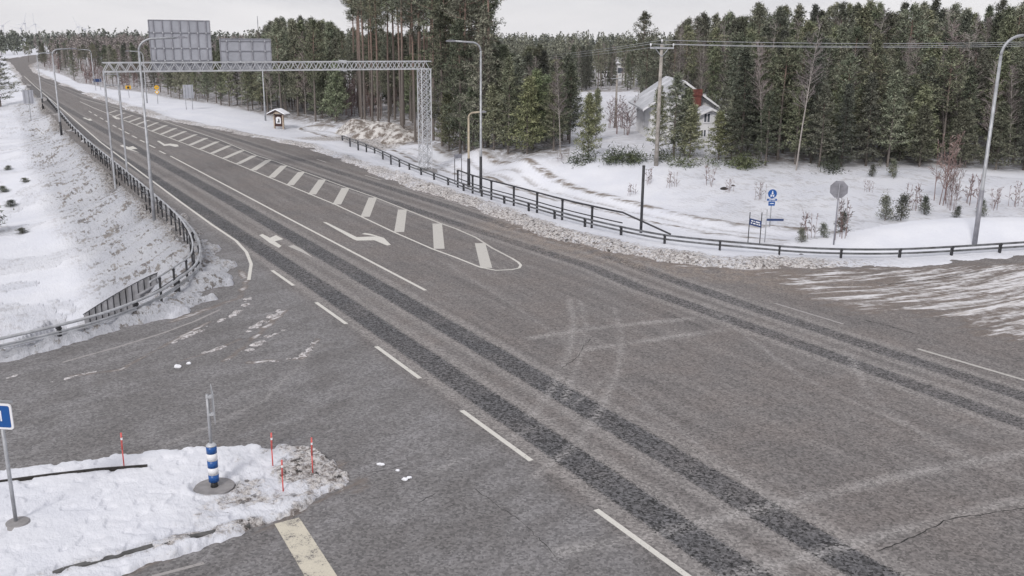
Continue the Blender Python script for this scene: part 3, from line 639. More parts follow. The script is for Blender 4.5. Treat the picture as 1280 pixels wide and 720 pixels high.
def posts(P, step, z0, z1, w, mat, parent, off=-.06, name='post'):
    Q = resample(P, step); me = None
    for i, p in enumerate(Q):
        j = min(range(len(P)), key=lambda q: (P[q][0] - p[0]) ** 2 + (P[q][1] - p[1]) ** 2); a, b = P[max(j - 1, 0)], P[min(j + 1, len(P) - 1)]
        d = Vector((b[0] - a[0], b[1] - a[1], 0)).normalized(); c = (p[0] + d.y * off, p[1] - d.x * off)
        if me is None:
            o = MB().box((0, 0, (z0 + z1) / 2), (w, w * 1.4, z1 - z0)).box((0, 0, z1 - .06), (w * 1.3, w * 1.9, .05)).build(name, mat); me = o.data; o.parent = parent
        else: o = link(name, me, parent)
        o.location = Vector((c[0], c[1], 0)) - parent_loc(parent); o.rotation_euler = (0, 0, math.atan2(d.y, d.x))
# left
GLs = smoothp(GL, 2)
gl_o = thing('guardrail', (GL[-1][0], GL[-1][1], 0), 'long galvanised guardrail bending round the left corner beside the snowy embankment', 'guardrail')
sgnl = -1
Ws = [(o * sgnl, h_) for o, h_ in Wsec]
kcut = [i for i, p in enumerate(GLs) if math.hypot(*p) < 62]
sweep(GLs, Ws, 'beam', 'rail_l', gl_o)
posts(GLs, 3.0, -.4, .46, .09, 'darkpost', gl_o, off=.05)
q0 = GLs; sweep(q0, [(a + .02, b) for a, b in circ(.05, 8, .50, 0)], 'top_rail', 'rail_l', gl_o)
fence_px = [(118, 193), (140, 212), (160, 229), (185, 251), (197, 262), (217, 280), (233, 297), (244, 314), (250, 330), (250, 342), (246, 352), (232, 362), (215, 375), (198, 386)]
FP = smoothp([(U2(*p)[0] - .25, U2(*p)[1] + .1) for p in fence_px], 2)
rl = thing('pedestrian_railing', (FP[-1][0], FP[-1][1], 0), 'barred grey safety railing behind the bending left guardrail', 'railing')
sweep(FP, circ(.035, 8, .92), 'top_rail', 'rail_l', rl); sweep(FP, circ(.02, 6, .5), 'mid_rail', 'rail', rl)
posts(FP, 1.3, -.6, .9, .05, 'darkpost', rl, 0)
# right
GRs = smoothp(GR, 2)
gr_o = thing('guardrail', (GR[10][0], GR[10][1], 0), 'long dark two-rail guardrail along the far side of the junction', 'guardrail')
zr = [0.02] * len(GRs)
sweep(GRs, [(-.02, .235), (.03, .235), (.03, .315), (-.02, .315)], 'lower_rail', 'rail', gr_o); sweep(GRs, [(-.03, .42), (.04, .42), (.04, .50), (-.03, .50)], 'upper_rail', 'rail', gr_o)
posts(GRs, 2.55, -.4, .49, .08, 'darkpost', gr_o, off=0)
RP = smoothp([(U2(*p)[0], U2(*p)[1] + .25) for p in [(572, 236), (600, 247), (650, 261), (705, 278), (760, 292), (778, 296)]], 1)
rr = thing('pedestrian_railing', (RP[0][0], RP[0][1], 0), 'black handrail standing above the right guardrail and sloping down to it', 'railing')
RPe = RP + [(U2(838, 306)[0], U2(838, 306)[1] + .1)]
sweep(RPe, circ(.045, 8, 0), 'top_rail', 'darkpost', rr, z=[1.12] * len(RP) + [.47]); sweep(RP, circ(.03, 8, .62), 'mid_rail', 'darkpost', rr)
posts(RP, 2.4, -.4, 1.12, .07, 'darkpost', rr, 0)
# ------------------------------------------------------------------ gantry
gR = U(535, 216, -.35); gdir = Vector((-.864, -.503, 0)); gdir.normalize()
gA = at(536, 214); gA.z = -.4
zt = hgt(gA, 76.5); zb = hgt(gA, 86)
Lg = 0
for t in np.linspace(15, 30, 400):
    q = gA + gdir * float(t)
    if proj((q.x, q.y, zt))[0] < 128.5: Lg = float(t); break
gant = thing('sign_gantry', gA, 'steel lattice gantry spanning the main road with two sign boards on top', 'sign gantry')
perp = Vector((-gdir.y, gdir.x, 0)); 
if perp.y > 0: perp = -perp      # towards the camera
def gp(t, s, z): q = gA + gdir * t + perp * s; return (q.x, q.y, z)
bw = .35
mb = MB()
for s in (-bw, bw):
    for z in (zt, zb): mb.bar(gp(-.15, s, z), gp(Lg, s, z), .075)
nb = 34; dt = Lg / nb
for i in range(nb):
    for s in (-bw, bw):
        mb.bar(gp(i * dt, s, zb), gp((i + .5) * dt, s, zt), .042); mb.bar(gp((i + .5) * dt, s, zt), gp((i + 1) * dt, s, zb), .042)
    if i % 2 == 0: mb.bar(gp(i * dt, -bw, zt), gp(i * dt, bw, zt), .04); mb.bar(gp(i * dt, -bw, zb), gp((i + 1) * dt, bw, zb), .035)
mb.build('truss_beam', 'galv_light', gant)
mb = MB(); tj = Lg * .295
for s in (-bw - .04, bw + .04): mb.box(gp(tj, s, zb), (.28, .04, .2), math.atan2(gdir.y, gdir.x)).box(gp(tj, s, zt), (.28, .04, .2), math.atan2(gdir.y, gdir.x))
mb.build('splice_plate', 'galv_light', gant)
# right leg: square lattice tower
mb = MB(); lw = .62
for t in (-.1, lw):
    for s in (-bw, bw): mb.bar(gp(t, s, -1.2), gp(t, s, zb), .075)
nz = 13; hz = (zb + .4) / nz
for i in range(nz):
    z0, z1 = -.4 + i * hz, -.4 + (i + 1) * hz; e = i % 2
    for s in (-bw, bw): mb.bar(gp(-.1 if e else lw, s, z0), gp(lw if e else -.1, s, z1), .04); mb.bar(gp(lw if e else -.1, s, z0), gp(-.1 if e else lw, s, z1), .04); mb.bar(gp(-.1, s, z1), gp(lw, s, z1), .03)
    for t in (-.1, lw): mb.bar(gp(t, -bw if e else bw, z0), gp(t, bw if e else -bw, z1), .035)
mb.build('lattice_leg', 'galv_light', gant)
MB().box(gp(.26, 0, -.55), (1.3, 1.3, .5), math.atan2(gdir.y, gdir.x)).build('footing', 'concrete', gant)
gB = gp(Lg, 0, 0); zl = th(gB[0], gB[1])
mb = MB()
for t in (Lg, Lg - .78):
    for s in (-.12, .12): mb.bar(gp(t, s, zl - .5), gp(t, s, zb), .07)
    for i in range(16):
        z0 = zl + (zb - zl) * i / 16; z1 = zl + (zb - zl) * (i + 1) / 16; e = -1 if i % 2 else 1; mb.bar(gp(t, .12 * e, z0), gp(t, -.12 * e, z1), .03)
for z in (zb - .15, zb - .8): mb.bar(gp(Lg, 0, z), gp(Lg - .78, 0, z), .05)
mb.build('twin_leg', 'galv', gant)
MB().box((*gp(Lg - .39, 0, 0)[:2], zl - .18), (1.3, .5, .3), math.atan2(gdir.y, gdir.x)).build('footing', 'concrete', gant)
def board(xl, xr, ytop, nrib, rows, label):
    def tfor(x):
        lo, hi = 0., Lg + 6
        for _ in range(40):
            m = (lo + hi) / 2; q = gp(m, -.5, zb)
            if proj(q)[0] > x: lo = m
            else: hi = m
        return lo
    t0, t1 = tfor(xr), tfor(xl)
    q = gp((t0 + t1) / 2, -bw - .12, 0); z1 = hgt(q, ytop); z0 = zb - .05; s = -bw - .14
    o = MB().box(gp((t0 + t1) / 2, s, (z0 + z1) / 2), (t1 - t0, .03, z1 - z0), math.atan2(gdir.y, gdir.x)).build('sign_panel', 'signback', gant); o['label'] = label
    mb = MB()
    for i in range(nrib):
        t = t0 + (t1 - t0) * (i + .5) / nrib; mb.bar(gp(t, s + .05, z0), gp(t, s + .05, z1 - .02), .055)
    for r in rows: z = z0 + (z1 - z0) * r; mb.bar(gp(t0 + .03, s + .045, z), gp(t1 - .03, s + .045, z), .04)
    for t in (t0, t1): mb.bar(gp(t, s + .02, z0), gp(t, s + .02, z1), .05)
    for z in (z0, z1): mb.bar(gp(t0, s + .02, z), gp(t1, s + .02, z), .05)
    off = o; mb2 = mb.build('rib', 'signrib', gant); mb2.parent = o; mb2.location = (0, 0, 0)
    cl = MB()
    for i in range(nrib):
        t = t0 + (t1 - t0) * (i + .5) / nrib
        for r in rows: cl.box(gp(t, s + .085, z0 + (z1 - z0) * r), (.08, .03, .08), math.atan2(gdir.y, gdir.x))
    c2 = cl.build('clamp', 'galv_light', gant); c2.parent = o
board(190.5, 266, 25.5, 7, (.22, .46, .76), 'larger grey sign board seen from behind, left on the gantry')
board(277, 340, 48.5, 4, (.30, .62, .93), 'smaller grey sign board seen from behind, right on the gantry')
# ------------------------------------------------------------------ street lamps
def lamp(base_px, top_y, arm, label, name='street_lamp', r=.085, mat='galv', lower=None, arm_len=1.6, rise=.55, base_z=None, head=(.55, .16, .07)):
    b = at(*base_px); z1 = hgt(b, top_y)
    t = thing(name, b, label, 'street lamp', 'street lamps along the roads'); 
    zc = z1 - rise
    zm = b.z + (zc - b.z) * .3
    MB().tube([(b.x, b.y, b.z - .4), (b.x, b.y, zm), (b.x, b.y, zm + .06), (b.x, b.y, zc)], [r, r, r * .8, r * .62], 12).build('pole', mat, t, True)
    if lower: MB().tube([(b.x, b.y, b.z - .2), (b.x, b.y, b.z + (zc - b.z) * lower[1])], [r * 1.12, r * 1.0], 12).build('pole_base', lower[0], t, True)
    a = Vector((arm[0], arm[1], 0)).normalized(); pts = []
    for i in range(9):
        th_ = math.pi / 2 * i / 8; pts.append((b.x + a.x * rise * 1.1 * (1 - math.cos(th_)), b.y + a.y * rise * 1.1 * (1 - math.cos(th_)), zc + rise * .93 * math.sin(th_)))
    e = Vector(pts[-1]); e2 = e + a * (arm_len - rise) + Vector((0, 0, .06)); pts.append(tuple(e2))
    MB().tube(pts, [r * .6] * len(pts), 10).build('arm', mat, t, True)
    c = e2 + a * (head[0] / 2 - .05); rz = math.atan2(a.y, a.x)
    hd = MB().box(c, head, rz).box(c + Vector((0, 0, head[2] * .7)), (head[0] * .6, head[1] * .6, .05), rz).build('lamp_head', 'signrib', t)
    g = MB().box(c - Vector((0, 0, head[2] / 2 + .006)), (head[0] * .7, head[1] * .75, .01), rz).build('lens', 'white', t); g.parent = hd
    return t
roadside = Vector((.864, .503, 0))
lamp((193, 275), 47, (.9, .45), 'tall grey street lamp nearest on the left embankment, arm over the road', arm_len=1.75, rise=.65)
lamp((601, 240), 52, (-.864, -.503), 'tall grey street lamp with dark foot beside the right handrail', lower=('darkpost', .26), arm_len=1.7)
lamp((1218, 306), 42, (1, .25), 'leaning-looking grey street lamp on the snow mound at right', arm_len=2.2, rise=.9, lower=('signrib', .3), r=.10)
lamp((77, 169), 61, (.864, .503), 'far grey street lamp with dark foot on the left verge, second from the camera', lower=('darkpost', .17), r=.10)
lamp((54, 136), 66, (.864, .503), 'farthest street lamp on the left verge with dark foot', lower=('darkpost', .2), r=.11)
lamp((184, 129), 64, (-.864, -.503), 'distant street lamp on the right verge seen through the gantry left end', r=.09)
lamp((332, 151), 60, (-.864, -.503), 'grey street lamp behind the smaller sign board beside the info kiosk', r=.10)
lamp((118, 106), 62, (-.864, -.503), 'very far street lamp on the right verge where the road bends', r=.11)
lamp((586, 234), 140, (.95, -.2), 'short tan path lamp with dark lower half beside the tall right lamp', name='path_lamp', mat='tan', lower=('darkpost', .42), arm_len=.85, rise=.35, r=.095, head=(.3, .16, .06))
# dark stub post
b = at(801, 291); z1 = hgt(b, 208)
t = thing('marker_post', b, 'slim black post standing behind the right guardrail in front of the snow bank', 'post')
MB().tube([(b.x, b.y, b.z - .4), (b.x, b.y, z1)], .07, 10).build('shaft', 'darkpost', t, True); MB().tube([(b.x, b.y, z1), (b.x, b.y, z1 + .05)], [.085, .06], 10).build('cap', 'black', t)
# ------------------------------------------------------------------ signs
def facing(b): d = Vector((CAM.x - b.x, CAM.y - b.y, 0)).normalized(); return d, Vector((-d.y, d.x, 0))
def text_mesh(body, size, mat, origin, xdir, ydir, parent, name='lettering', extr=.003):
    cu = bpy.data.curves.new('lettering', 'FONT'); cu.body = body; cu.size = size; cu.extrude = extr; cu.align_x = 'CENTER'; cu.align_y = 'CENTER'
    to = bpy.data.objects.new('lettering', cu); C.objects.link(to); dg = bpy.context.evaluated_depsgraph_get(); me = bpy.data.meshes.new_from_object(to.evaluated_get(dg)); bpy.data.objects.remove(to)
    n = Vector(xdir).cross(Vector(ydir)); mt = Matrix((( xdir[0], ydir[0], n[0], origin[0]), (xdir[1], ydir[1], n[1], origin[1]), (xdir[2], ydir[2], n[2], origin[2]), (0, 0, 0, 1)))
    me.transform(mt); l = parent_loc(parent); me.transform(Matrix.Translation(-l)); me.materials.clear(); me.materials.append(M[mat]); o = link(name, me, parent); return o
def rrect(w, h, r, n=5):
    P = []
    for cx, cy, a0 in ((w / 2 - r, h / 2 - r, 0), (-w / 2 + r, h / 2 - r, 90), (-w / 2 + r, -h / 2 + r, 180), (w / 2 - r, -h / 2 + r, 270)):
        for i in range(n): a = R(a0 + 90 * i / (n - 1)); P.append((cx + r * math.cos(a), cy + r * math.sin(a)))
    return P
Z = Vector((0, 0, 1))
# blue sign on the island at the left edge
b = at(20, 652); sgn_t = thing('road_sign', b, 'blue and white sign cut by the left picture edge on the snowy island', 'road sign')
zt_ = hgt(b, 500); MB().tube([(b.x, b.y, b.z - .2), (b.x, b.y, zt_)], .035, 12).build('post', 'galv', sgn_t, True)
fz1 = hgt(b, 503); fz0 = hgt(b, 535); n = Vector((-.12, -1, 0)).normalized(); xx = Vector((-n.y, n.x, 0)); xx = Vector((1, -.12, 0)).normalized()
hh = (fz1 - fz0) * 1.0; c = Vector((b.x, b.y, (fz0 + fz1) / 2)) + n * .05
tgt = proj(c)[0]; wid = 2 * .36; c = c - xx * (.0)
while proj(c + xx * wid / 2)[0] > 15.5: c = c - xx * .01
pn = MB().prism(rrect(wid, hh, .06), c, xx, Z, -n * .02).build('sign_panel', 'white', sgn_t)
f = MB().prism(rrect(wid - .08, hh - .08, .035), c + n * .003, xx, Z, -n * .002).build('face', 'blue', sgn_t); f.parent = pn
tx = text_mesh('I', .30, 'white', c + n * .006 + xx * .14, xx, Z, sgn_t); tx.parent = pn
tb = MB().box(c - n * .04 + Vector((0, 0, hh / 2 + .03)), (wid + .02, .04, .03), math.atan2(xx.y, xx.x)).build('top_bracket', 'galv', sgn_t)
# bollard
b = Vector((*BOLL, .035)); bo = thing('bollard', b, 'blue and white banded traffic bollard with a bare sign pole on the island', 'traffic bollard')
z0 = hgt(b, 601); z1 = hgt(b, 557); 
MB().tube([(b.x, b.y, .0), (b.x, b.y, .08), (b.x, b.y, z0)], [.085, .07, .06], 14).build('foot', 'black', bo, True)
nb = 5
for i in range(nb):
    za = z0 + (z1 - z0) * i / nb; zc_ = z0 + (z1 - z0) * (i + 1) / nb
    MB().tube([(b.x, b.y, za + .0005), (b.x, b.y, zc_ - .0005)], .105, 24).build('band', 'blue' if i % 2 == 0 else 'white', bo, True)
MB().tube([(b.x, b.y, z1), (b.x, b.y, z1 + .02), (b.x, b.y, z1 + .06)], [.108, .10, .05], 20).build('cap', 'galv_light', bo, True)
zp = hgt(b, 493); MB().tube([(b.x, b.y, z1), (b.x, b.y, zp)], .032, 12).build('pole', 'galv', bo, True)
mb = MB(); dd = (b - Vector((0, 0, b.z))).normalized()
ex = Vector((dd.x, dd.y, 0)).normalized()
z2 = hgt(b, 487); z3 = hgt(b, 524)
ln = Vector((ex.y, -ex.x, 0))
cc = Vector((b.x, b.y, (z2 + z3) / 2)) + ln * .10
nrm = ex * .14 + ln * 0
mb.box(cc, (.62, .012, z2 - z3), math.atan2(ex.y, ex.x) + R(3)); mb.build('sign_plate', 'galv', bo).location = (0, 0, 0)
mb = MB()
for z in (hgt(b, 496), hgt(b, 518)): mb.box((b.x + ln.x * .05, b.y + ln.y * .05, z), (.08, .16, .05), math.atan2(ex.y, ex.x))
mb.build('clamp', 'galv_light', bo)
# concrete pad ring under bollard
pad = MB().tube([(b.x, b.y, -.04), (b.x, b.y, .035)], .40, 32).build('concrete_pad', 'concrete'); tag(pad, 'round wet concrete pad in the snow under the banded bollard', 'concrete pad')
p2 = at(22, 653); tag(MB().tube([(p2.x, p2.y, p2.z - .1), (p2.x, p2.y, p2.z + .02)], [.3, .2], 20).build('slush_puddle', 'concrete'), 'small grey slush puddle round the foot of the blue sign post', 'slush')
# red sticks
for (x0, y0, x1, y1, lab) in ((155, 582, 154, 541, 'slim red snow stick by the dark kerb, leftmost of the four'), (341, 582, 340, 541, 'slim red snow stick at the back edge of the island, right of the bollard'), (354, 614, 353, 575, 'slim red snow stick nearest the camera on the lumpy island snow'), (391, 591, 391, 547, 'slim red snow stick nearest the rounded tip of the island')):
    b = at(x0, y0); z1 = hgt(b, y1); t = thing('snow_stick', b, lab, 'snow stick', 'red snow sticks on the traffic island')
    hh = z1 - b.z
    MB().tube([(b.x, b.y, b.z - .1), (b.x, b.y, b.z + hh * .5)], .014, 10).build('lower_rod', 'redstick', t, True)
    MB().tube([(b.x, b.y, b.z + hh * .5), (b.x + .01, b.y, z1)], [.02, .018], 10).build('upper_rod', 'redstick', t, True)
    MB().tube([(b.x + .01, b.y, z1 - .16), (b.x + .01, b.y, z1 - .11)], .022, 10).build('reflector_band', 'white', t)
# octagonal sign seen from behind
b = at(1042, 306); t = thing('stop_sign', b, 'grey back of an octagonal sign on a post before the snowy bank', 'road sign'); d, xx = facing(b)
z1 = hgt(b, 226); z0 = hgt(b, 248); rr_ = (z1 - z0) / 2; top = Vector((b.x, b.y, (z0 + z1) / 2))
lean = Vector((b.x + .0, b.y, b.z)); 
MB().tube([(b.x, b.y, b.z - .3), (b.x, b.y, z1 - .1)], .035, 10).build('post', 'signrib', t, True)
ax = Vector((1, -.25, 0)).normalized(); dn = Vector((-.25, -1, 0)).normalized()
pn = MB().prism([(rr_ * 1.04 * math.cos(R(22.5 + 45 * i)), rr_ * 1.04 * math.sin(R(22.5 + 45 * i))) for i in range(8)], top - dn * .05, ax, Z, -dn * .02).build('sign_panel', 'signrib', t)
q = MB().box(top - dn * .035 + Z * rr_ * .4, (rr_ * .9, .03, .035), math.atan2(ax.y, ax.x)).box(top - dn * .035 - Z * rr_ * .5, (rr_ * .7, .03, .035), math.atan2(ax.y, ax.x)).build('bracket', 'signrib', t); q.parent = pn
# round blue sign with plates
b = at(961, 300); b = U(962, 283, -.55); b.z = th(b.x, b.y); t = thing('road_sign', b, 'round blue path sign over two small blue plates on a thin post', 'road sign'); d, xx = facing(b)
xx = Vector((1, 0, 0)); d = Vector((0, -1, 0))
MB().tube([(b.x, b.y, b.z - .3), (b.x, b.y, hgt(b, 238))], .03, 10).build('post', 'galv', t, True)
z1, z0 = hgt(b, 236.5), hgt(b, 247.5); rr_ = (z1 - z0) / 2; c = Vector((b.x, b.y, (z0 + z1) / 2)) + d * .05
cir = [(rr_ * math.cos(R(15 * i)), rr_ * math.sin(R(15 * i))) for i in range(24)]
pn = MB().prism(cir, c, xx, Z, -d * .02).build('sign_panel', 'blue', t)
f = MB(); s = rr_
f.prism([(s * .13 * math.cos(R(30 * i)), s * .52 + s * .13 * math.sin(R(30 * i))) for i in range(12)], c + d * .003, xx, Z, d * .003)
f.prism([(-.16 * s, .34 * s), (.16 * s, .34 * s), (.2 * s, .0), (.08 * s, -.1 * s), (-.08 * s, -.1 * s), (-.2 * s, .0)], c + d * .003, xx, Z, d * .003)
f.prism([(-.5 * s, -.18 * s), (.5 * s, -.18 * s), (.5 * s, -.24 * s), (-.5 * s, -.24 * s)], c + d * .003, xx, Z, d * .003)
for sx in (-.26, .26):
    ring = [(s * (sx + .19 * math.cos(R(30 * i))), s * (-.5 + .19 * math.sin(R(30 * i)))) for i in range(12)]; f.prism(ring, c + d * .003, xx, Z, d * .003)
f.prism([(-.25 * s, -.45 * s), (.0, -.3 * s), (.25 * s, -.45 * s), (.0, -.38 * s)], c + d * .003, xx, Z, d * .004)
f = f.build('pictogram', 'white', t); f.parent = pn
for ya, yb, wv, tx_ in ((248.3, 250.8, .58, ''), (251.6, 257, .38, '')):
    za, zb_ = hgt(b, ya), hgt(b, yb); cc = Vector((b.x, b.y, (za + zb_) / 2)) + d * .05
    o = MB().prism(rrect(wv * .9, (za - zb_), .02), cc, xx, Z, -d * .02).build('sign_plate', 'blue', t)
    g = MB().prism([(-wv * .28, -.012), (wv * .3, -.012), (wv * .3, .02), (wv * .1, .03), (-wv * .28, .012)], cc + d * .003, xx, Z, d * .002).build('plate_mark', 'white', t); g.parent = o
# fingerpost pointing right (edge-on) with its own thin post
b = U(955.5, 306, -.3); b.z = th(b.x, b.y); t = thing('direction_sign', b, 'navy finger sign reaching right from a thin post behind the guardrail', 'direction sign')
MB().tube([(b.x, b.y, b.z - .3), (b.x, b.y, hgt(b, 262))], .025, 8).build('post', 'galv', t, True)
zc_ = hgt(b, 274.5); wv = 0
e = Vector((b.x, b.y, zc_)); 
while proj(e + Vector((wv, 0, 0)))[0] < 979: wv += .01
MB().box(e + Vector((wv / 2, -.05, 0)), (wv, .03, .095), 0).build('sign_panel', 'navy', t)
# direction sign on two posts
b1 = at(943, 308); b2 = at(955, 309); b1 = U(943, 309, 0.); b2 = U(955, 309.5, 0.); b1.z = b2.z = -.1
b1 = Vector((b1.x, b1.y + 1.2, th(b1.x, b1.y + 1.2)))
zt1 = hgt(b1, 265); b2 = Vector((b1.x + .52, b1.y - .1, b1.z))
t = thing('direction_sign', b1, 'small navy sign with white lettering tilted between two thin posts behind the guardrail', 'direction sign')
for q in (b1, b2): MB().tube([(q.x, q.y, q.z - .3), (q.x, q.y, zt1)], .022, 8).build('post', 'darkpost', t, True)
za, zb_ = hgt(b1, 272.5), hgt(b1, 280.5); sl_ = Vector((.52, -.1, -.12)); sl_n = sl_.normalized()
pn = MB().prism([(0, 0), (sl_.length, 0), (sl_.length, za - zb_), (0, za - zb_)], Vector((b1.x, b1.y - .05, zb_)), sl_n, Z, (0, .02, 0)).build('sign_panel', 'navy', t)
mb = MB()
for r_, segs in ((.68, ((.12, .3), (.36, .42), (.5, .86))), (.34, ((.1, .22), (.3, .5), (.58, .7), (.76, .9)))):
    for sa, sb in segs:
        o_ = Vector((b1.x, b1.y - .053, zb_)) + sl_ * sa + Z * ((za - zb_) * (r_ - .08)); mb.prism([(0, 0), (sl_.length * (sb - sa), 0), (sl_.length * (sb - sa), .05), (0, .05)], o_, sl_n, Z, (0, -.003, 0))
g = mb.build('lettering_blur', 'white', t); g.name = 'lettering'; g.parent = pn
# small dark sign on two posts beside the path lamp
b1 = at(568.5, 229); b2 = at(576.5, 227); t = thing('route_sign', b1, 'small dark sign on two thin posts left of the tan path lamp', 'road sign')
z1, z0 = hgt(b1, 193), hgt(b1, 198.5); b2 = Vector((b1.x + .42, b1.y + .5, b1.z))
for q in (b1, b2): MB().tube([(q.x, q.y, q.z - .3), (q.x, q.y, z1)], .022, 8).build('post', 'darkpost', t, True)
MB().bar((b1.x, b1.y - .03, (z0 + z1) / 2), (b2.x, b2.y - .03, (z0 + z1) / 2), .03, z1 - z0).build('sign_panel', 'signrib', t)
# grey backed sign on two posts in the verge
def back_sign(bpx, top, bot, w_px, label, mat='signback', posts_=1, face=None, name='road_sign', ribs=True):
    b = at(*bpx); t = thing(name, b, label, 'road sign'); z1, z0 = hgt(b, top), hgt(b, bot); k = proj(b)[2]; wv = w_px / F * k
    d, xx = facing(b); xx = -xx if xx.x < 0 else xx
    for i in range(posts_):
        o = 0 if posts_ == 1 else (-.32 + .64 * i) * wv; q = b + xx * o
        MB().tube([(q.x, q.y, th(q.x, q.y) - .2), (q.x, q.y, z1)], .04, 8).build('post', 'galv', t, True)
    c = Vector((b.x, b.y, (z0 + z1) / 2)) - d * .07
    pn = MB().box(c, (wv, .03, z1 - z0), math.atan2(xx.y, xx.x)).build('sign_panel', mat, t)
    if ribs:
        mb = MB()
        for i in range(3): 
            q = c + xx * wv * (-.33 + .33 * i) + d * .025; mb.box(q, (.05, .03, z1 - z0 - .04), math.atan2(xx.y, xx.x))
        g = mb.build('rib', 'signrib', t); g.parent = pn
    return t, c, d, xx, wv, z0, z1
back_sign((237, 137), 106, 123, 12, 'grey sign back on posts in the verge left of the dark forest', posts_=2)
back_sign((39, 151), 112.5, 129.5, 12, 'weathered grey sign back low in the snow at far left', posts_=1)
t, c, d, xx, wv, z0, z1 = back_sign((123, 113), 98.5, 102.5, 9, 'small blue sign by the bend beside dark bushes', mat='navy', ribs=False, posts_=2)
t, c, d, xx, wv, z0, z1 = back_sign((161.5, 122), 107, 111.5, 6.5, 'square yellow warning sign with dark symbol beyond the gantry', mat='yellow', ribs=False)
MB().prism([(-.2 * wv, -.2 * wv), (.05 * wv, -.2 * wv), (.25 * wv, 0), (.05 * wv, .2 * wv), (-.2 * wv, .12 * wv)], c + d * .16, xx, Z, d * .01).build('symbol', 'black', t)
b = at(197.5, 130); t = thing('road_sign', b, 'round yellow sign above a yellow diamond sign on one thin post', 'road sign'); d, xx = facing(b); xx = -xx if xx.x < 0 else xx
MB().tube([(b.x, b.y, b.z - .2), (b.x, b.y, hgt(b, 107))], .04, 8).build('post', 'galv', t, True)
z1, z0 = hgt(b, 106.5), hgt(b, 112); s = (z1 - z0) / 2
q1 = MB().prism([(s * math.cos(R(20 * i)), s * math.sin(R(20 * i))) for i in range(18)], Vector((b.x, b.y, (z0 + z1) / 2)) + d * .06, xx, Z, d * .02).build('round_panel', 'yellow', t)
g = MB().box(Vector((b.x, b.y, (z0 + z1) / 2)) + d * .09, (s * 1.0, .01, s * .25), math.atan2(xx.y, xx.x)).build('symbol', 'signrib', t); g.parent = q1
z1, z0 = hgt(b, 112.3), hgt(b, 118); s = (z1 - z0) / 2
q2 = MB().prism([(s, 0), (0, s), (-s, 0), (0, -s)], Vector((b.x, b.y, (z0 + z1) / 2)) + d * .06, xx, Z, d * .02).build('diamond_panel', 'yellow', t)
g = MB().prism([(s * .5, 0), (0, s * .5), (-s * .5, 0), (0, -s * .5)], Vector((b.x, b.y, (z0 + z1) / 2)) + d * .083, xx, Z, d * .006).build('symbol', 'white', t); g.parent = q2
# ------------------------------------------------------------------ info kiosk
b = at(349, 161); t = thing('info_kiosk', b, 'brown wooden notice kiosk with a snow-covered gable roof beside the road', 'kiosk')
z1 = hgt(b, 137); k = proj(b)[2]; wv = 12.5 / F * k; H_ = z1 - b.z; zr_ = hgt(b, 142)
ang = R(-18); ca, sa = math.cos(ang), math.sin(ang); kx = Vector((ca, sa, 0)); ky = Vector((-sa, ca, 0))
for sx in (-1, 1):
    q = b + kx * sx * wv / 2; MB().box(q + Z * (zr_ - b.z) / 2, (.14, .16, zr_ - b.z), ang).build('post', 'woodpale', t)
MB().box(b + Z * ((zr_ - b.z) * .55), (wv - .14, .10, (zr_ - b.z) * .8), ang).build('back_board', 'woodbrown', t)
n_ = -ky
pb = MB().prism([(-wv * .28, -.32), (wv * .28, -.32), (wv * .28, .28), (wv * .1, .38), (-wv * .1, .38), (-wv * .28, .28)], b + Z * ((zr_ - b.z) * .55) + n_ * .055, kx, Z, n_ * .02).build('notice_panel', 'white', t)
g = MB().prism([(-.14, -.22), (.16, -.22), (.16, -.1), (.12, .18), (-.02, .18), (-.02, -.1), (-.14, -.1)], b + Z * ((zr_ - b.z) * .55) + n_ * .077, kx, Z, n_ * .008).build('dark_figure', 'black', t); g.parent = pb
rw = wv * 1.0
rf = MB()
pr = [(-rw, -.05), (0, .42), (rw, -.05), (rw, -.12), (0, .34), (-rw, -.12)]
rf.prism(pr, b + Z * (zr_ - b.z) - ky * .55, kx, Z, ky * 1.1); rf = rf.build('roof', 'woodbrown', t)
sc_ = MB().prism([(-rw * 1.02, -.045), (-rw * .98, .06), (-rw * .4, .36), (0, .54), (rw * .4, .36), (rw * .98, .06), (rw * 1.02, -.045), (0, .425)], b + Z * (zr_ - b.z) - ky * .58, kx, Z, ky * 1.16).build('snow_cap', 'snowcap', t); sc_.parent = rf
MB().prism([(-wv * .45, 0), (0, .30), (wv * .45, 0)], b + Z * (zr_ - b.z) + n_ * .30, kx, Z, n_ * .05).build('gable_board', 'woodpale', t)
# ------------------------------------------------------------------ wing wall
wt = thing('wing_wall', (wallA.x, wallA.y, -3.1), 'grey ribbed retaining wall sloping down into the snowy cutting behind the guardrail', 'retaining wall')
mb = MB(); nW = 24; wn = Vector((wnx, wny, 0)); wd = Vector((wdx, wdy, 0))
def ztop(u): s = u / WL; return wallA.z + (wallB.z - wallA.z) * (s ** 1.15)
for i in range(nW):
    u0 = WL * i / nW; u1 = WL * (i + 1) / nW; off = .0 if i % 2 else .07
    a = Vector((wallA.x, wallA.y, 0)) + wd * (u0 + .008) + wn * (off - .02); b_ = Vector((wallA.x, wallA.y, 0)) + wd * (u1 - .008) + wn * (off - .02)
    vs = []
    for q, u in ((a, u0), (b_, u1)):
        for dd_ in (0, .12):
            for z in (-3.4, ztop(u)): vs.append((q.x + wn.x * dd_, q.y + wn.y * dd_, z))
    mb.add(vs, [(0, 1, 3, 2), (4, 6, 7, 5), (2, 3, 7, 6), (0, 4, 5, 1), (1, 5, 7, 3), (0, 2, 6, 4)])
mb.build('plank', 'plank_grey', wt)
a0 = Vector((wallA.x, wallA.y, 0)) + wn * .06
mb = MB(); pts = [tuple(a0 + wd * (WL * i / 10) + Z * (ztop(WL * i / 10) + .03)) for i in range(11)]
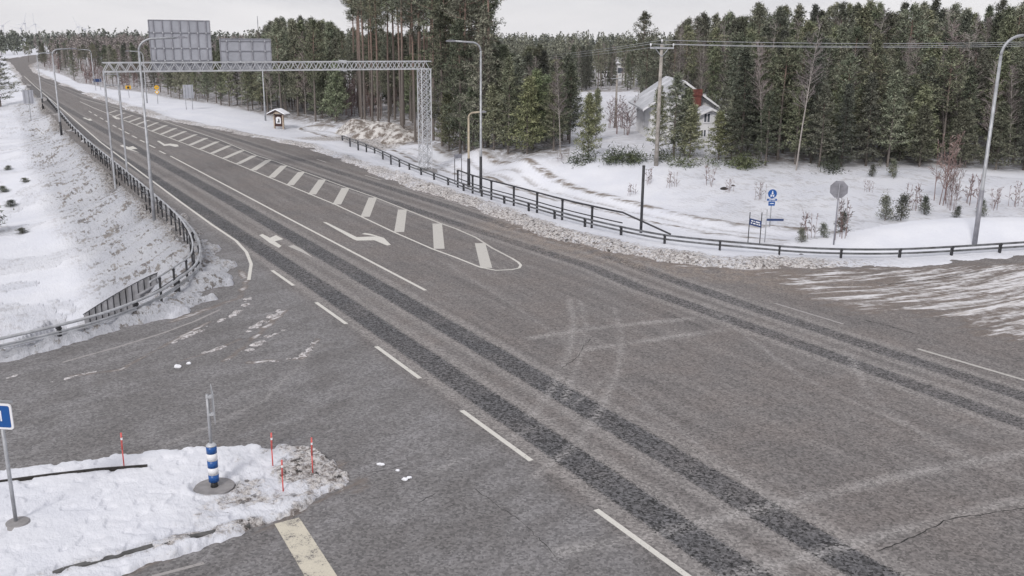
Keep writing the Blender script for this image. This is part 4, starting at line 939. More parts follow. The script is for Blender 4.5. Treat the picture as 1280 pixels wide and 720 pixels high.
for p, q in zip(pts[:-1], pts[1:]): mb.bar(p, q, .16, .035)
mb.build('capping', 'darkpost', wt)
# side return of the wall at the high end
mb = MB().box(a0 - wd * .06 + wn * .9 + Z * (-1.9), (.14, 1.9, 2.6), math.atan2(wd.y, wd.x)); mb.build('return_wall', 'plank_grey', wt)
# ------------------------------------------------------------------ power line
b = at(820, 207); zt_ = hgt(b, 55); t = thing('power_pole', b, 'weathered wooden power pole with a braced crossarm in front of the white house', 'power pole')
top = Vector((b.x + .0, b.y, zt_)); tl = top + Vector((.45, 0, 0))
MB().tube([(b.x, b.y, b.z - .5), tuple(top)], [.15, .10], 12).build('pole', 'pole_wood', t, True)
k = proj(top)[2]; hwid = 15 / F * k
ax = Vector((1, .12, 0)).normalized(); za = zt_ - .25
MB().bar(Vector((top.x, top.y - .13, za)) - ax * hwid, Vector((top.x, top.y - .13, za)) + ax * hwid, .09, .11).build('crossarm', 'galv', t)
for s in (-1, 1): MB().bar(Vector((top.x, top.y - .13, za - .55)) , Vector((top.x, top.y - .13, za)) + ax * s * hwid * .6, .04).build('brace', 'galv', t)
ins = []
for s, zz in ((-1, 0), (0, .25), (1, 0)):
    p = Vector((top.x, top.y - (.13 if s else 0), za + .05 + zz)) + ax * s * hwid * .97
    MB().tube([p, p + Z * .08, p + Z * .12, p + Z * .2, p + Z * .24], [.02, .02, .06, .06, .03], 10).build('insulator', 'white', t, True); ins.append(p + Z * .2)
for i, (p, nm) in enumerate(zip(ins, ('front left', 'top middle', 'right'))):
    e = U(1500, [52, 43, 49][i], 8.0) if False else None
    q = CAM + ray(1420, [53.5, 48.5, 50][i]) * 78.; q2 = CAM + ray(545 + 10 * i, [74, 71, 73.5][i]) * 150.
    for e_, side_ in ((q, 'right'), (q2, 'left')):
        L = (e_ - p).length; pts = [p.lerp(e_, j / 24) - Z * (L * .008 * 4 * (j / 24) * (1 - j / 24)) for j in range(25)]
        tag(MB().tube(pts, .016 if side_ == 'right' else .014, 5).build('overhead_wire', 'wire'), f'thin overhead wire running {side_} from the {nm} insulator of the wooden power pole', 'wire', 'overhead wires of the power line')
def small_pole(px, py, top, label):
    b = at(px, py); z1 = hgt(b, top); t = thing('utility_pole', b, label, 'utility pole', 'small utility poles behind the young pines')
    MB().tube([(b.x, b.y, b.z - .3), (b.x, b.y, z1)], [.12, .08], 8).build('pole', 'pole_wood', t, True); MB().box((b.x, b.y - .1, z1 - .3), (1.2, .08, .08)).build('crossarm', 'galv', t)
small_pole(769, 160, 94, 'left thin utility pole in the snowy field left of the house'); small_pole(799.5, 150, 91, 'right thin utility pole at the left corner of the house')
# ------------------------------------------------------------------ house
hb = U(812, 176, .9); D = hb.y; x0 = hb.x; gz = .6
k = proj(hb)[2]
def HX(px): return hb.x + (px - 812) / F * k
x1 = HX(890); yD = 9.0
ze = hgt(hb, 130.5); zp_ = hgt((HX(851), hb.y, 1), 103.5); xm = HX(851)
ho = thing('house', (xm, hb.y, gz), 'white wooden house with a pale gable roof behind the power pole', 'house')
def hv(x, y, z): return Vector((x, y, z))
mb = MB().prism([(x0, gz - .6), (x1, gz - .6), (x1, ze), (xm, zp_ - .12), (x0, ze)], (0, hb.y, 0), (1, 0, 0), (0, 0, 1), (0, yD, 0))
mb.build('wall', 'wall_white', ho)
mb = MB(); n = 26
for i in range(n):      # vertical cover battens on the front gable and side
    x = x0 + (x1 - x0) * (i + .5) / n; zz = ze + (zp_ - .2 - ze) * (1 - abs(x - xm) / max(xm - x0, x1 - xm)); mb.box((x, hb.y - .012, (gz + zz) / 2), (.035, .02, zz - gz))
    y = hb.y + yD * (i + .5) / n; mb.box((x0 - .012, y, (gz + ze) / 2), (.02, .035, ze - gz))
mb.build('batten', 'white', ho)
sl = (zp_ - ze) / (xm - x0); oh = .75
for sx, xe in ((-1, x0 - oh), (1, x1 + .35)):
    zq = zp_ - sl * abs(xm - xe)
    if sx > 0: zq = zp_ - (zp_ - ze) / (x1 - xm) * (xe - xm)
    pr = [(xm, zp_ + .02), (xe, zq + .02), (xe, zq + .16), (xm, zp_ + .2)]
    rf = MB().prism(pr, (0, hb.y - .55, 0), (1, 0, 0), (0, 0, 1), (0, yD + 1.0, 0)).build('roof', 'roof_grey', ho)
    fb = MB().prism([(xm, zp_ - .02), (xe, zq - .02), (xe, zq + .15), (xm, zp_ + .18)], (0, hb.y - .60, 0), (1, 0, 0), (0, 0, 1), (0, .045, 0)).build('bargeboard', 'white', ho); fb.parent = rf
# chimney in front of the gable
cx = (HX(859) + HX(872)) / 2; cw = HX(871.5) - HX(859); zc0 = gz - .4; zc1 = hgt((cx, hb.y - .8, 1), 111.5)
ch = MB().box((cx, hb.y - .62, (zc0 + zc1) / 2), (cw * .88, .55, zc1 - zc0)).build('chimney', 'brick', ho); c2 = MB().box((cx, hb.y - .62, zc1 - .25), (cw, .68, .5)).build('chimney_head', 'brick', ho); c2.parent = ch
# front extension with gable
ye = hb.y - 4.0; k2 = proj((hb.x, ye, 1))[2]
def EX(px): return (px - 640) / F * k2
ex0, ex1 = EX(864), EX(901); exm = EX(884.5); eb = (exm, ye, gz)
eze = hgt(eb, 146.5); ezp = hgt(eb, 137)
MB().prism([(ex0, gz - 1), (ex1, gz - 1), (ex1, eze), (exm, ezp - .1), (ex0, eze)], (0, ye, 0), (1, 0, 0), (0, 0, 1), (0, 3.1, 0)).build('front_extension', 'wall_white', ho)
for xe in (ex0 - .35, ex1 + .45):
    s_ = (ezp - eze) / (exm - ex0); zq = ezp - s_ * abs(exm - xe)
    rf = MB().prism([(exm, ezp), (xe, zq), (xe, zq + .13), (exm, ezp + .15)], (0, ye - .4, 0), (1, 0, 0), (0, 0, 1), (0, 3.5, 0)).build('roof', 'roof_grey', ho)
    g = MB().prism([(exm, ezp - .03), (xe, zq - .03), (xe, zq + .12), (exm, ezp + .13)], (0, ye - .44, 0), (1, 0, 0), (0, 0, 1), (0, .035, 0)).build('bargeboard', 'white', ho); g.parent = rf
def window(xa, xb, ya, yb, y, par, side=False):
    if not side:
        b_ = (0, y, 0); za, zb_ = hgt(((xa + xb) / 2, y, 0), ya), hgt(((xa + xb) / 2, y, 0), yb); cx = (xa + xb) / 2; w = xb - xa
        wnd = MB().box((cx, y - .01, (za + zb_) / 2), (w, .05, za - zb_)).build('window', 'glass_dark', par)
        f = MB(); 
        for dx in (-w / 2, 0, w / 2): f.box((cx + dx, y - .04, (za + zb_) / 2), (.07, .05, za - zb_ + .07))
        for dz in (-1, 1): f.box((cx, y - .045, (za + zb_) / 2 + dz * (za - zb_) / 2), (w + .06, .05, .07))
        f = f.build('frame', 'white', par); f.parent = wnd
    return wnd
window(EX(876), EX(884), 141.5, 153, ye, ho); window(EX(873), EX(880), 162, 171, ye, ho); window(EX(882), EX(885.5), 162, 171, ye, ho); window(HX(848), HX(857), 118, 126, hb.y, ho)
wd_ = MB().box((x0 - .01, hb.y + 4.0, (gz + ze) / 2 + .15), (.06, .9, 1.3)).build('window', 'glass_dark', ho)
f = MB()
for dy in (-.45, 0, .45): f.box((x0 - .045, hb.y + 4.0 + dy, (gz + ze) / 2 + .15), (.05, .07, 1.36))
for dz in (-.65, .65): f.box((x0 - .05, hb.y + 4.0, (gz + ze) / 2 + .15 + dz), (.05, .97, .07))
f = f.build('frame', 'white', ho); f.parent = wd_
# far small house
fb_ = U(777, 84, .8); fb_ = CAM + ray(777, 83) * 190; kk = proj(fb_)[2]; gg = th(fb_.x, fb_.y)
t = thing('far_house', (fb_.x, fb_.y, gg), 'small pale house with a snowy roof far among the trees, above the snowy field', 'house')
w_ = 14 / F * kk; zt2 = hgt(fb_, 72); ze2 = hgt(fb_, 79)
MB().box((fb_.x, fb_.y, (gg + ze2) / 2), (w_, 6, ze2 - gg)).build('wall', 'wall_white', t)
MB().prism([(-w_ / 2 - .4, 0), (w_ / 2 + .4, 0), (w_ * .35, zt2 - ze2), (-w_ * .35, zt2 - ze2)], (fb_.x, fb_.y - 3.4, ze2), (1, 0, 0), (0, 0, 1), (0, 6.8, 0)).build('roof', 'snowcap', t)
for dx in (-w_ * .25, w_ * .25): MB().box((fb_.x + dx, fb_.y - 3.02, ze2 - 1.3), (1.0, .06, 1.0)).build('window', 'glass_dark', t)
# ------------------------------------------------------------------ trees
def rv(n): v = RNG.normal(size=(n, 3)); return v / (np.linalg.norm(v, axis=1, keepdims=True) + 1e-9)
def needles(cen, dirs, n, spread, ln, wd):
    """n thin triangles round every centre, mostly pointing along dirs"""
    m = len(cen); c = np.repeat(cen, n, 0); d = np.repeat(dirs, n, 0)
    sp = np.repeat(np.atleast_2d(spread) if np.ndim(spread) == 2 else np.full((m, 3), spread), n, 0)
    c = c + RNG.normal(size=c.shape) * sp * .5
    d = d * .7 + rv(len(c)) * .9; d /= np.linalg.norm(d, axis=1, keepdims=True)
    s = np.cross(d, rv(len(c))); s /= np.linalg.norm(s, axis=1, keepdims=True) + 1e-9
    L = ln * RNG.uniform(.6, 1.3, (len(c), 1)); Wd = wd * RNG.uniform(.6, 1.4, (len(c), 1))
    V = np.stack([c - s * Wd / 2, c + s * Wd / 2, c + d * L], 1).reshape(-1, 3)
    return V, np.arange(len(V)).reshape(-1, 3)
def trunk_pts(H, lean, n=9):
    x = y = 0; P = []; ax, ay = random.uniform(-lean, lean), random.uniform(-lean, lean)
    for i in range(n + 1):
        t = i / n; P.append(Vector((ax * t * H + .12 * math.sin(t * 5 + ax * 40) * t, ay * t * H, H * t)))
    return P
def on(P, t):
    f = t * (len(P) - 1); i = min(int(f), len(P) - 2); return P[i].lerp(P[i + 1], f - i)
def make_tree(kind, H, cb, rad, nbr, label_name, mats, nper=9, ntri=14, up=.25, ln=.26, wd=.075, r0=.13, profile='pine', stubs=10):
    P = trunk_pts(H, .015 if kind != 'bush' else .05); tm = MB()
    tm.tube([P[0] - Z * .5] + P, [r0 * 1.3] + [max(.012, r0 * (1 - i / len(P)) ** .75 + .01) for i in range(len(P))], 7)
    cen = []; dr = []
    for i in range(nbr):
        t = cb + (1 - cb) * ((i + random.random()) / nbr) ** .9; q = (t - cb) / (1 - cb)
        if profile == 'pine': L = rad * (math.sin(math.pi * min(1, q * .82 + .2)) ** .7) * random.uniform(.45, 1.15)
        elif profile == 'cone': L = rad * (1 - q) ** .85 * random.uniform(.7, 1.1) + .12
        else: L = rad * ((1 - q) ** .75 + .06) * random.uniform(.45, 1.15)
        a = i * 2.4 + random.uniform(-.5, .5); e = up * (1 - .3 * q) + random.uniform(-.12, .2)
        d = Vector((math.cos(a) * math.cos(e), math.sin(a) * math.cos(e), math.sin(e))); s = on(P, min(t, .995)); mid = s + d * L * .55; end = s + d * L + Z * (L * (.12 if profile == 'pine' else -.05))
        tm.tube([s, mid, end], [max(.012, .045 * L / 2.2), .018, .008], 4, cap=False)
        for j in range(nper):
            f = .25 + .8 * (j + random.random()) / nper if profile == 'pine' else .12 + .9 * (j + random.random()) / nper
            p = (s.lerp(mid, f / .55) if f < .55 else mid.lerp(end, (f - .55) / .45)); sd_ = Vector((-d.y, d.x, 0)) * random.uniform(-.34, .34) * L * (.5 + .5 * (1 - abs(f - .6)))
            pp = p + sd_ + Z * random.uniform(-.08, .16) * (1 if profile == 'pine' else -.5); cen.append(pp); dr.append((d + sd_ * .6 + Z * (.35 if profile == 'pine' else -.15)).normalized())
    for i in range(stubs):
        t = random.uniform(cb * .35, cb); a = random.uniform(0, 6.28); s = on(P, t); d = Vector((math.cos(a), math.sin(a), random.uniform(-.2, .3))); L = random.uniform(.4, 1.3); tm.tube([s, s + d * L], [.018, .006], 3, cap=False)
    # leader
    for j in range(3): cen.append(P[-1] - Z * .25 * j); dr.append(Z)
    cen = np.array([tuple(c) for c in cen]); dr = np.array([tuple(c) for c in dr])
    V, Ft = needles(cen, dr, ntri, .30 if profile == 'pine' else .24, ln, wd)
    tme = bpy.data.meshes.new('trunk'); tme.from_pydata(tm.v, [], tm.f); tme.materials.append(M[mats[0]])
    return dict(trunk=tme, crown=np_mesh('crown', V, Ft, mats[1]), H=H, kind=kind)
def make_bare(kind, H, mats, nst=1, spread=.5, twigs=60, tl=1.0, r0=.07, cb=.3):
    tm = MB(); V = []; cen = []
    tw = MB()
    for sidx in range(nst):
        a = random.uniform(0, 6.28); lean = random.uniform(.02, .12) * (1 if nst == 1 else 2.2)
        ox, oy = (random.uniform(-spread, spread), random.uniform(-spread, spread)) if nst > 1 else (0, 0)
        h = H * random.uniform(.75, 1) if nst > 1 else H
        P = [Vector((ox + math.cos(a) * lean * h * (i / 8) ** 1.3 + random.uniform(-.03, .03) * h * .1, oy + math.sin(a) * lean * h * (i / 8) ** 1.3, h * i / 8)) for i in range(9)]
        tm.tube([P[0] - Z * .4] + P, [r0] + [max(.008, r0 * (1 - i / 8.5)) for i in range(9)], 5)
        for i in range(twigs // nst):
            t = random.uniform(cb, .98); s = on(P, t); b_ = random.uniform(0, 6.28); e = random.uniform(.2, 1.25); L = tl * (1.15 - t * .8) * random.uniform(.5, 1.2) * H / 8
            d = Vector((math.cos(b_) * math.cos(e), math.sin(b_) * math.cos(e), math.sin(e))); m_ = s + d * L * .6; en = m_ + (d + Z * .25).normalized() * L * .5
            tm.tube([s, m_, en], [.022 * r0 / .07, .012, .005], 3, cap=False)
            for j in range(7):
                f = random.uniform(.25, 1); p = s.lerp(en, f); d2 = (d + Vector(rv(1)[0]) * .8 + Z * .15).normalized(); L2 = random.uniform(.25, .75) * L * .6
                tw.tube([p, p + d2 * L2 * .5, p + (d2 + Vector(rv(1)[0]) * .3) * L2], [.011, .008, .003], 3, cap=False)
                for _ in range(2):
                    p2 = p + d2 * L2 * random.uniform(.3, .9); d3 = (d2 + Vector(rv(1)[0]) * .7).normalized(); tw.tube([p2, p2 + d3 * L2 * .5], [.007, .003], 3, cap=False)
    a_ = bpy.data.meshes.new('trunk'); a_.from_pydata(tm.v, [], tm.f); a_.materials.append(M[mats[0]])
    b_ = bpy.data.meshes.new('crown'); b_.from_pydata(tw.v, [], tw.f); b_.materials.append(M[mats[1]])
    return dict(trunk=a_, crown=b_, H=H, kind=kind)
bp, bs, bb = 'bark_pine', 'bark_spruce', 'bark_birch'
V_ = {}
V_['tall'] = [make_tree('pine_tree', 17, .60, 2.2, 26, '', (bp, 'needle_pine'), nper=8, ntri=17, stubs=16, r0=.12) for _ in range(4)]
V_['pine'] = [make_tree('pine_tree', 11, random.uniform(.30, .45), 2.0, 32, '', (bp, 'needle_pine'), nper=8, ntri=15, r0=.11) for _ in range(4)]
V_['dense'] = [make_tree('pine_tree', 10, random.uniform(.10, .2), 2.3, 48, '', (bp, 'needle_pine'), nper=8, ntri=14, r0=.10, profile='bushy', up=.3) for _ in range(3)]
V_['young'] = [make_tree('young_pine', 6.5, .06, 1.9, 44, '', (bp, 'needle_young'), nper=8, ntri=15, r0=.07, profile='cone', up=.45) for _ in range(3)]
V_['spruce'] = [make_tree('spruce_tree', 11, .08, 1.9, 64, '', (bs, 'needle_spruce'), nper=9, ntri=13, r0=.11, profile='cone', up=-.15, ln=.22) for _ in range(3)]
V_['birch'] = [make_bare('birch_tree', 9.5, (bb, 'twig'), twigs=random.choice((60, 85, 110)), tl=random.uniform(.8, 1.4), r0=.05, cb=random.uniform(.25, .45)) for _ in range(7)]
V_['thicket'] = [make_bare('bare_thicket', 4.2, ('bark_alder', 'twig_red'), nst=7, spread=.8, twigs=110, tl=1.6, r0=.028, cb=.15) for _ in range(3)]
V_['sapling'] = [make_tree('pine_sapling', 1.6, .05, .55, 14, '', (bp, 'needle_spruce'), nper=6, ntri=14, r0=.025, profile='cone', up=.4, ln=.15, wd=.05, stubs=0) for _ in range(2)]
V_['bush'] = [make_bare('bare_bush', 1.6, ('bark_alder', 'twig'), nst=6, spread=.35, twigs=36, tl=1.8, r0=.014, cb=.15) for _ in range(2)]
NAMES = {'tall': ('tall_pine', 'tall pine'), 'pine': ('pine_tree', 'pine tree'), 'dense': ('bushy_pine', 'bushy pine'), 'young': ('young_pine', 'young pine'), 'spruce': ('spruce_tree', 'spruce tree'), 'birch': ('birch_tree', 'bare tree'), 'thicket': ('bare_thicket', 'bare shrub'), 'sapling': ('pine_sapling', 'pine sapling'), 'bush': ('bare_bush', 'bare bush')}
def plant(kind, x, y, H, label, group=None, vi=None, z=None, wf=1.0):
    v = random.choice(V_[kind]) if vi is None else V_[kind][vi % len(V_[kind])]; nm, cat = NAMES[kind]
    o = bpy.data.objects.new(nm, None); C.objects.link(o); o.location = (x, y, th(x, y) - .03 if z is None else z); s = H / v['H']; sw = s ** .7 * wf
    o.scale = (sw, sw, s); o.rotation_euler = (0, 0, random.uniform(0, 6.28)); o.empty_display_size = .3; tag(o, label, cat, group)
    link('trunk', v['trunk'], o); link('crown', v['crown'], o); return o
topx = [-40, 0, 100, 190, 270, 330, 348, 380, 425, 440, 452, 600, 612, 640, 700, 780, 820, 840, 870, 900, 950, 1000, 1080, 1150, 1300]
topy = [42, 46, 47, 47, 46, 42, 28, 24, 34, 45, -45, -45, 40, 50, 52, 54, 52, 30, 20, 24, 12, 16, 10, 12, 14]
placed = []
def ok(x, y, dmin):
    for q in placed:
        if (q[0] - x) ** 2 + (q[1] - y) ** 2 < dmin * dmin: return False
    placed.append((x, y)); return True
def region(px):
    if px < 338: return 'far left', 'beyond the gantry'
    if px < 448: return 'mid', 'behind the info kiosk'
    if px < 612: return 'stand', 'behind the gantry leg'
    if px < 715: return 'young', 'left of the snowy field'
    if px < 905: return 'house', 'round the white house'
    return 'right', 'right of the house'
ADJ = {'tall': 'tall bare-trunked pine', 'pine': 'ragged green pine', 'dense': 'bushy low-branched pine', 'young': 'young bright green pine', 'spruce': 'dark narrow spruce', 'birch': 'bare brown-twigged tree', 'thicket': 'bare reddish shrub'}
def forest_fill(px0, px1, dmin, dmax, n, kinds, sp, kscale=1.0, cap=-999):
    ks = [k for k, w in kinds for _ in range(w)]; c = 0; tries = 0
    while c < n and tries < n * 30:
        tries += 1; px = random.uniform(px0, px1); a = math.atan2((px - 640) / F, math.cos(PITCH)); re = float(edge_r(a)); d = random.uniform(dmin, dmax); d = dmin + (dmax - dmin) * random.random() ** 1.25
        r = re + d; x, y = r * math.sin(a), r * math.cos(a); pp = proj((x, y, .8))[0]
        if 712 < pp < 792 and r < 150: continue
        if 790 <= pp < 905 and r < 94: continue
        if 322 < pp < 374 and r < 108: continue      # keep the notice kiosk clear
        if not ok(x, y, sp): continue
        k = random.choice(ks); zt_ = hgt((x, y, .8), max(cap, float(np.interp(pp, topx, topy)))) - .6
        H = zt_ * (random.uniform(.72, 1.0) if not 335 < pp < 448 else random.uniform(.86, 1.08))
        if k in ('young',): H = min(H, random.uniform(4.0, 7.0))
        if k == 'thicket': H = min(H, random.uniform(3.0, 5.5))
        if k == 'tall': H = random.uniform(15, 19)
        reg, wh = region(pp); H = max(3, H) * kscale
        rowi = 'front row' if d < 6 else ('a little in' if d < 22 else 'deep inside')
        plant(k, x, y, H, f'{ADJ[k]} {wh}, {rowi}', f'{ADJ[k]} {wh} {rowi}', z=None); c += 1
    return c
# middle stand (tall trunks) and its neighbours
forest_fill(450, 604, 2, 16, 30, [('tall', 1)], 1.5)
forest_fill(450, 560, 8, 22, 22, [('pine', 3), ('birch', 2)], 1.5, 1., 60)
forest_fill(448, 604, 12, 34, 16, [('tall', 1)], 2.2)
forest_fill(448, 606, 16, 60, 60, [('pine', 3), ('dense', 1), ('spruce', 1)], 1.7, 1.0, 36)
forest_fill(545, 612, 3, 18, 14, [('pine', 2), ('tall', 1)], 1.4)
forest_fill(552, 604, 0, 8, 9, [('dense', 3), ('young', 1)], 1.4)
forest_fill(440, 560, 6, 26, 14, [('young', 1), ('thicket', 2)], 1.4)
forest_fill(335, 450, 1, 22, 46, [('dense', 4), ('pine', 3), ('young', 1), ('birch', 2)], 1.8)
forest_fill(335, 450, 20, 60, 30, [('dense', 3), ('pine', 3)], 2.2)
forest_fill(560, 716, 0, 12, 40, [('dense', 3), ('young', 4), ('birch', 1)], 1.5, .86)
forest_fill(600, 716, 10, 60, 44, [('dense', 3), ('pine', 3), ('spruce', 1), ('birch', 1)], 1.9, .92)
forest_fill(905, 1300, 0, 9, 80, [('dense', 4), ('birch', 3), ('pine', 3), ('young', 3), ('spruce', 1)], 1.3, .82)
forest_fill(930, 1300, -1.5, 5, 26, [('dense', 2), ('young', 2), ('spruce', 1)], 1.3, .62)
forest_fill(900, 1300, 7, 26, 120, [('pine', 4), ('dense', 4), ('birch', 3), ('spruce', 2)], 1.6, .95)
forest_fill(900, 1300, 24, 58, 90, [('pine', 5), ('dense', 3), ('spruce', 3)], 2.0)
forest_fill(792, 905, 20, 60, 46, [('pine', 4), ('dense', 3), ('birch', 4), ('spruce', 1)], 1.8)
forest_fill(85, 338, 2, 40, 70, [('birch', 6), ('pine', 2), ('dense', 1), ('spruce', 1), ('thicket', 3)], 2.0, .92)
forest_fill(60, 338, 40, 130, 80, [('birch', 4), ('pine', 2), ('spruce', 3)], 3.0, .98)
forest_fill(230, 338, 0, 14, 18, [('dense', 3), ('birch', 1)], 1.8, .85)
forest_fill(700, 800, 86, 130, 44, [('spruce', 2), ('birch', 3), ('pine', 3)], 2.2)
# single trees one can point at
def one(kind, px, py, top, label, wf=1., vi=None):
    b = at(px, py); return plant(kind, b.x, b.y, hgt(b, top) - b.z, label, None, vi, b.z - .02, wf)
one('dense', 842, 196, 92, 'bushy green pine standing in front of the left half of the white house', 1.15)
one('dense', 822, 200, 108, 'young bushy pine overlapping the foot of the wooden power pole', .9); one('young', 855, 193, 112, 'slim green pine between the power pole and the brick chimney', 1.0)
one('young', 862, 197, 132, 'small young pine in front of the house extension left corner', 1.1)
one('dense', 914, 199, 118, 'bushy pine hiding the right corner of the white house', 1.2)
one('young', 898, 200, 140, 'small snowy-looking young pine before the right windows of the house', 1.1)
one('pine', 802, 128, 16, 'lone tall pine rising above the treeline left of the house', 1.0)
one('young', 735, 198, 118, 'young pine at the left corner of the snowy field', .8); one('young', 745, 175, 112, 'slim young pine standing within the snowy field', .7)
one('birch', 995, 213, 28, 'tall bare pale birch standing out before the dark pines', 1.2, 0); one('birch', 1196, 200, 30, 'broad bare grey tree with spreading crown near the right lamp', 2.0, 1)
one('thicket', 1178, 254, 160, 'reddish bare thicket rising behind the snow mound near the right lamp', .9); one('thicket', 1190, 262, 190, 'thin reddish stems beside the large thicket at the mound', .5)
one('thicket', 782, 168, 118, 'bare reddish shrub in the snowy field by the house left wall', 1.2); one('thicket', 768, 160, 118, 'bare branching shrub in the snowy field left of the house', 1.2)
for px, py, tp, lb in ((1106, 276, 246, 'pine sapling leftmost of the row behind the mound crest'), (1126, 276, 244, 'largest pine sapling behind the mound crest'), (1155, 268, 246, 'pine sapling among bare stems behind the mound'), (1029, 297, 280, 'tiny pine sapling left of the octagonal sign post'), (1002, 303, 286, 'tiny pine sapling by the guardrail left of the mound'), (1052, 290, 266, 'small pine sapling just right of the octagonal sign post'), (1196, 272, 258, 'small pine sapling left of the right lamp'), (1226, 270, 250, 'small pine sapling right beside the right lamp'), (1090, 221, 206, 'small dark sapling at the forest foot right of the octagonal sign'), (1115, 221, 200, 'bushy dark sapling at the forest foot above the mound')):
    one('sapling', px, py, tp, lb, .85)
for px, py, tp, lb in ((1010, 298, 262, 'thin bare twigs left of the octagonal sign'), (1050, 297, 246, 'bare twiggy bush behind the octagonal sign post'), (700, 201, 190, 'tiny bare bush at the forest foot above the path'), (790, 244, 228, 'small dry twigs on the snow bank by the black post'), (812, 230, 208, 'dry twigs hanging over the snow bank right of the black post'), (840, 234, 212, 'thin dry stems on the upper snow bank'), (885, 232, 205, 'spreading dry branch on the snow bank'), (912, 240, 222, 'small dry plant alone on the snow bank'), (1270, 258, 226, 'bare twiggy bush at the right picture edge'), (1245, 262, 232, 'bare bush right of the right lamp'), (1140, 262, 226, 'bare stems behind the saplings'), (1215, 256, 214, 'thin bare stems on the bank left of the lamp'), (1085, 240, 224, 'small dry plant on the bank right of the octagonal sign'), (950, 250, 226, 'dry twigs on the bank behind the round blue sign')):
    one('bush', px, py, tp, lb)
# pine just outside the left frame whose branches reach into the picture
p = U(1, 137, -1.2); plant('dense', p.x, p.y, 8.6, 'dark pine at the left picture edge whose branches reach over the snow', None, 0, None, 1.7)
p = U(-14, 290, -2.2); plant('sapling', p.x, p.y, 1.5, 'low dark pine twigs poking out of the snow at the left edge', None, 0, None, 2)
for i, (a, b_) in enumerate(((10, 212), (14, 258), (28, 292), (4, 240), (32, 228))):
    p = at(a, b_); plant('sapling', p.x, p.y, .35 + .1 * (i % 2), 'dark heather tuft poking through the snow at the left edge', 'dark tufts in the snow at the left edge', i, None, 1.8)
# cut brush along the bank top
def brush(px0, px1, py, n, label):
    cen = []; 
    cc_ = [(random.uniform(px0, px1), py + random.uniform(-4, 4), random.uniform(.12, .55)) for _ in range(max(4, n // 9))]
    for i in range(n):
        q_ = random.choice(cc_); p = at(q_[0] + random.gauss(0, 5), q_[1] + random.gauss(0, 1.8)); cen.append((p.x, p.y, p.z + random.uniform(0, q_[2])))
    cen = np.array(cen); d = rv(len(cen)); d[:, 2] *= .25
    V, Ft = needles(cen, d, 24, .55, .34, .05); o = link('brush_heap', np_mesh('brush_heap', V, Ft, 'brush')); tag(o, label, 'brush heap', kind='stuff')
brush(722, 850, 203, 110, 'green cut pine brush heaped along the bank top below the power pole'); brush(850, 955, 208, 80, 'green pine brush lying along the bank top right of the power pole'); brush(1010, 1060, 212, 26, 'scattered pine brush at the forest foot above the octagonal sign')
# dirty ploughed heap by the kiosk track
def mound(px, py, rx, ry, hh, name, label, mat, cat='heap'):
    p = at(px, py); n = 40; g = np.linspace(-1, 1, n); gx, gy = np.meshgrid(g, g); rr2 = np.hypot(gx, gy); XX = p.x + gx * rx; YY = p.y + gy * ry
    hz_ = terrain(XX.ravel(), YY.ravel()).reshape(n, n); zz = hz_ - .1 + hh * np.clip(1 - rr2 ** 2, 0, 1) * (.55 + .9 * fbm(XX * .9, YY * .9, 4, 4)) + .12 * (fbm(XX * 3, YY * 3, 8, 3) - .5) * (rr2 < .9)
    idx = np.arange(n * n).reshape(n, n); Fq = np.stack([idx[:-1, :-1], idx[:-1, 1:], idx[1:, 1:], idx[1:, :-1]], -1).reshape(-1, 4)
    tag(link(name, np_mesh(name, np.stack([XX, YY, zz], -1).reshape(-1, 3), Fq, mat, True)), label, cat)
mound(448, 161, 2.6, 2.0, 1.0, 'snow_heap', 'left dirty ploughed snow heap at the forest edge', 'heap'); mound(475, 166, 3.0, 2.2, 1.2, 'snow_heap', 'middle and tallest dirty snow heap at the forest edge', 'heap'); mound(503, 173, 2.2, 2.0, .9, 'snow_heap', 'right dirty snow heap nearest the gantry leg', 'heap')
for i, (px, py, s, lb) in enumerate(((905, 236, .35, 'larger grey stone lump on the snow bank'), (916, 232, .22, 'smaller stone lump right of the larger one on the snow bank'), (1002, 318, .2, 'dark soil clump at a guardrail post foot'))):
    mound(px, py, s, s, s * .6, 'soil_clump', lb, 'soil', 'soil clump')
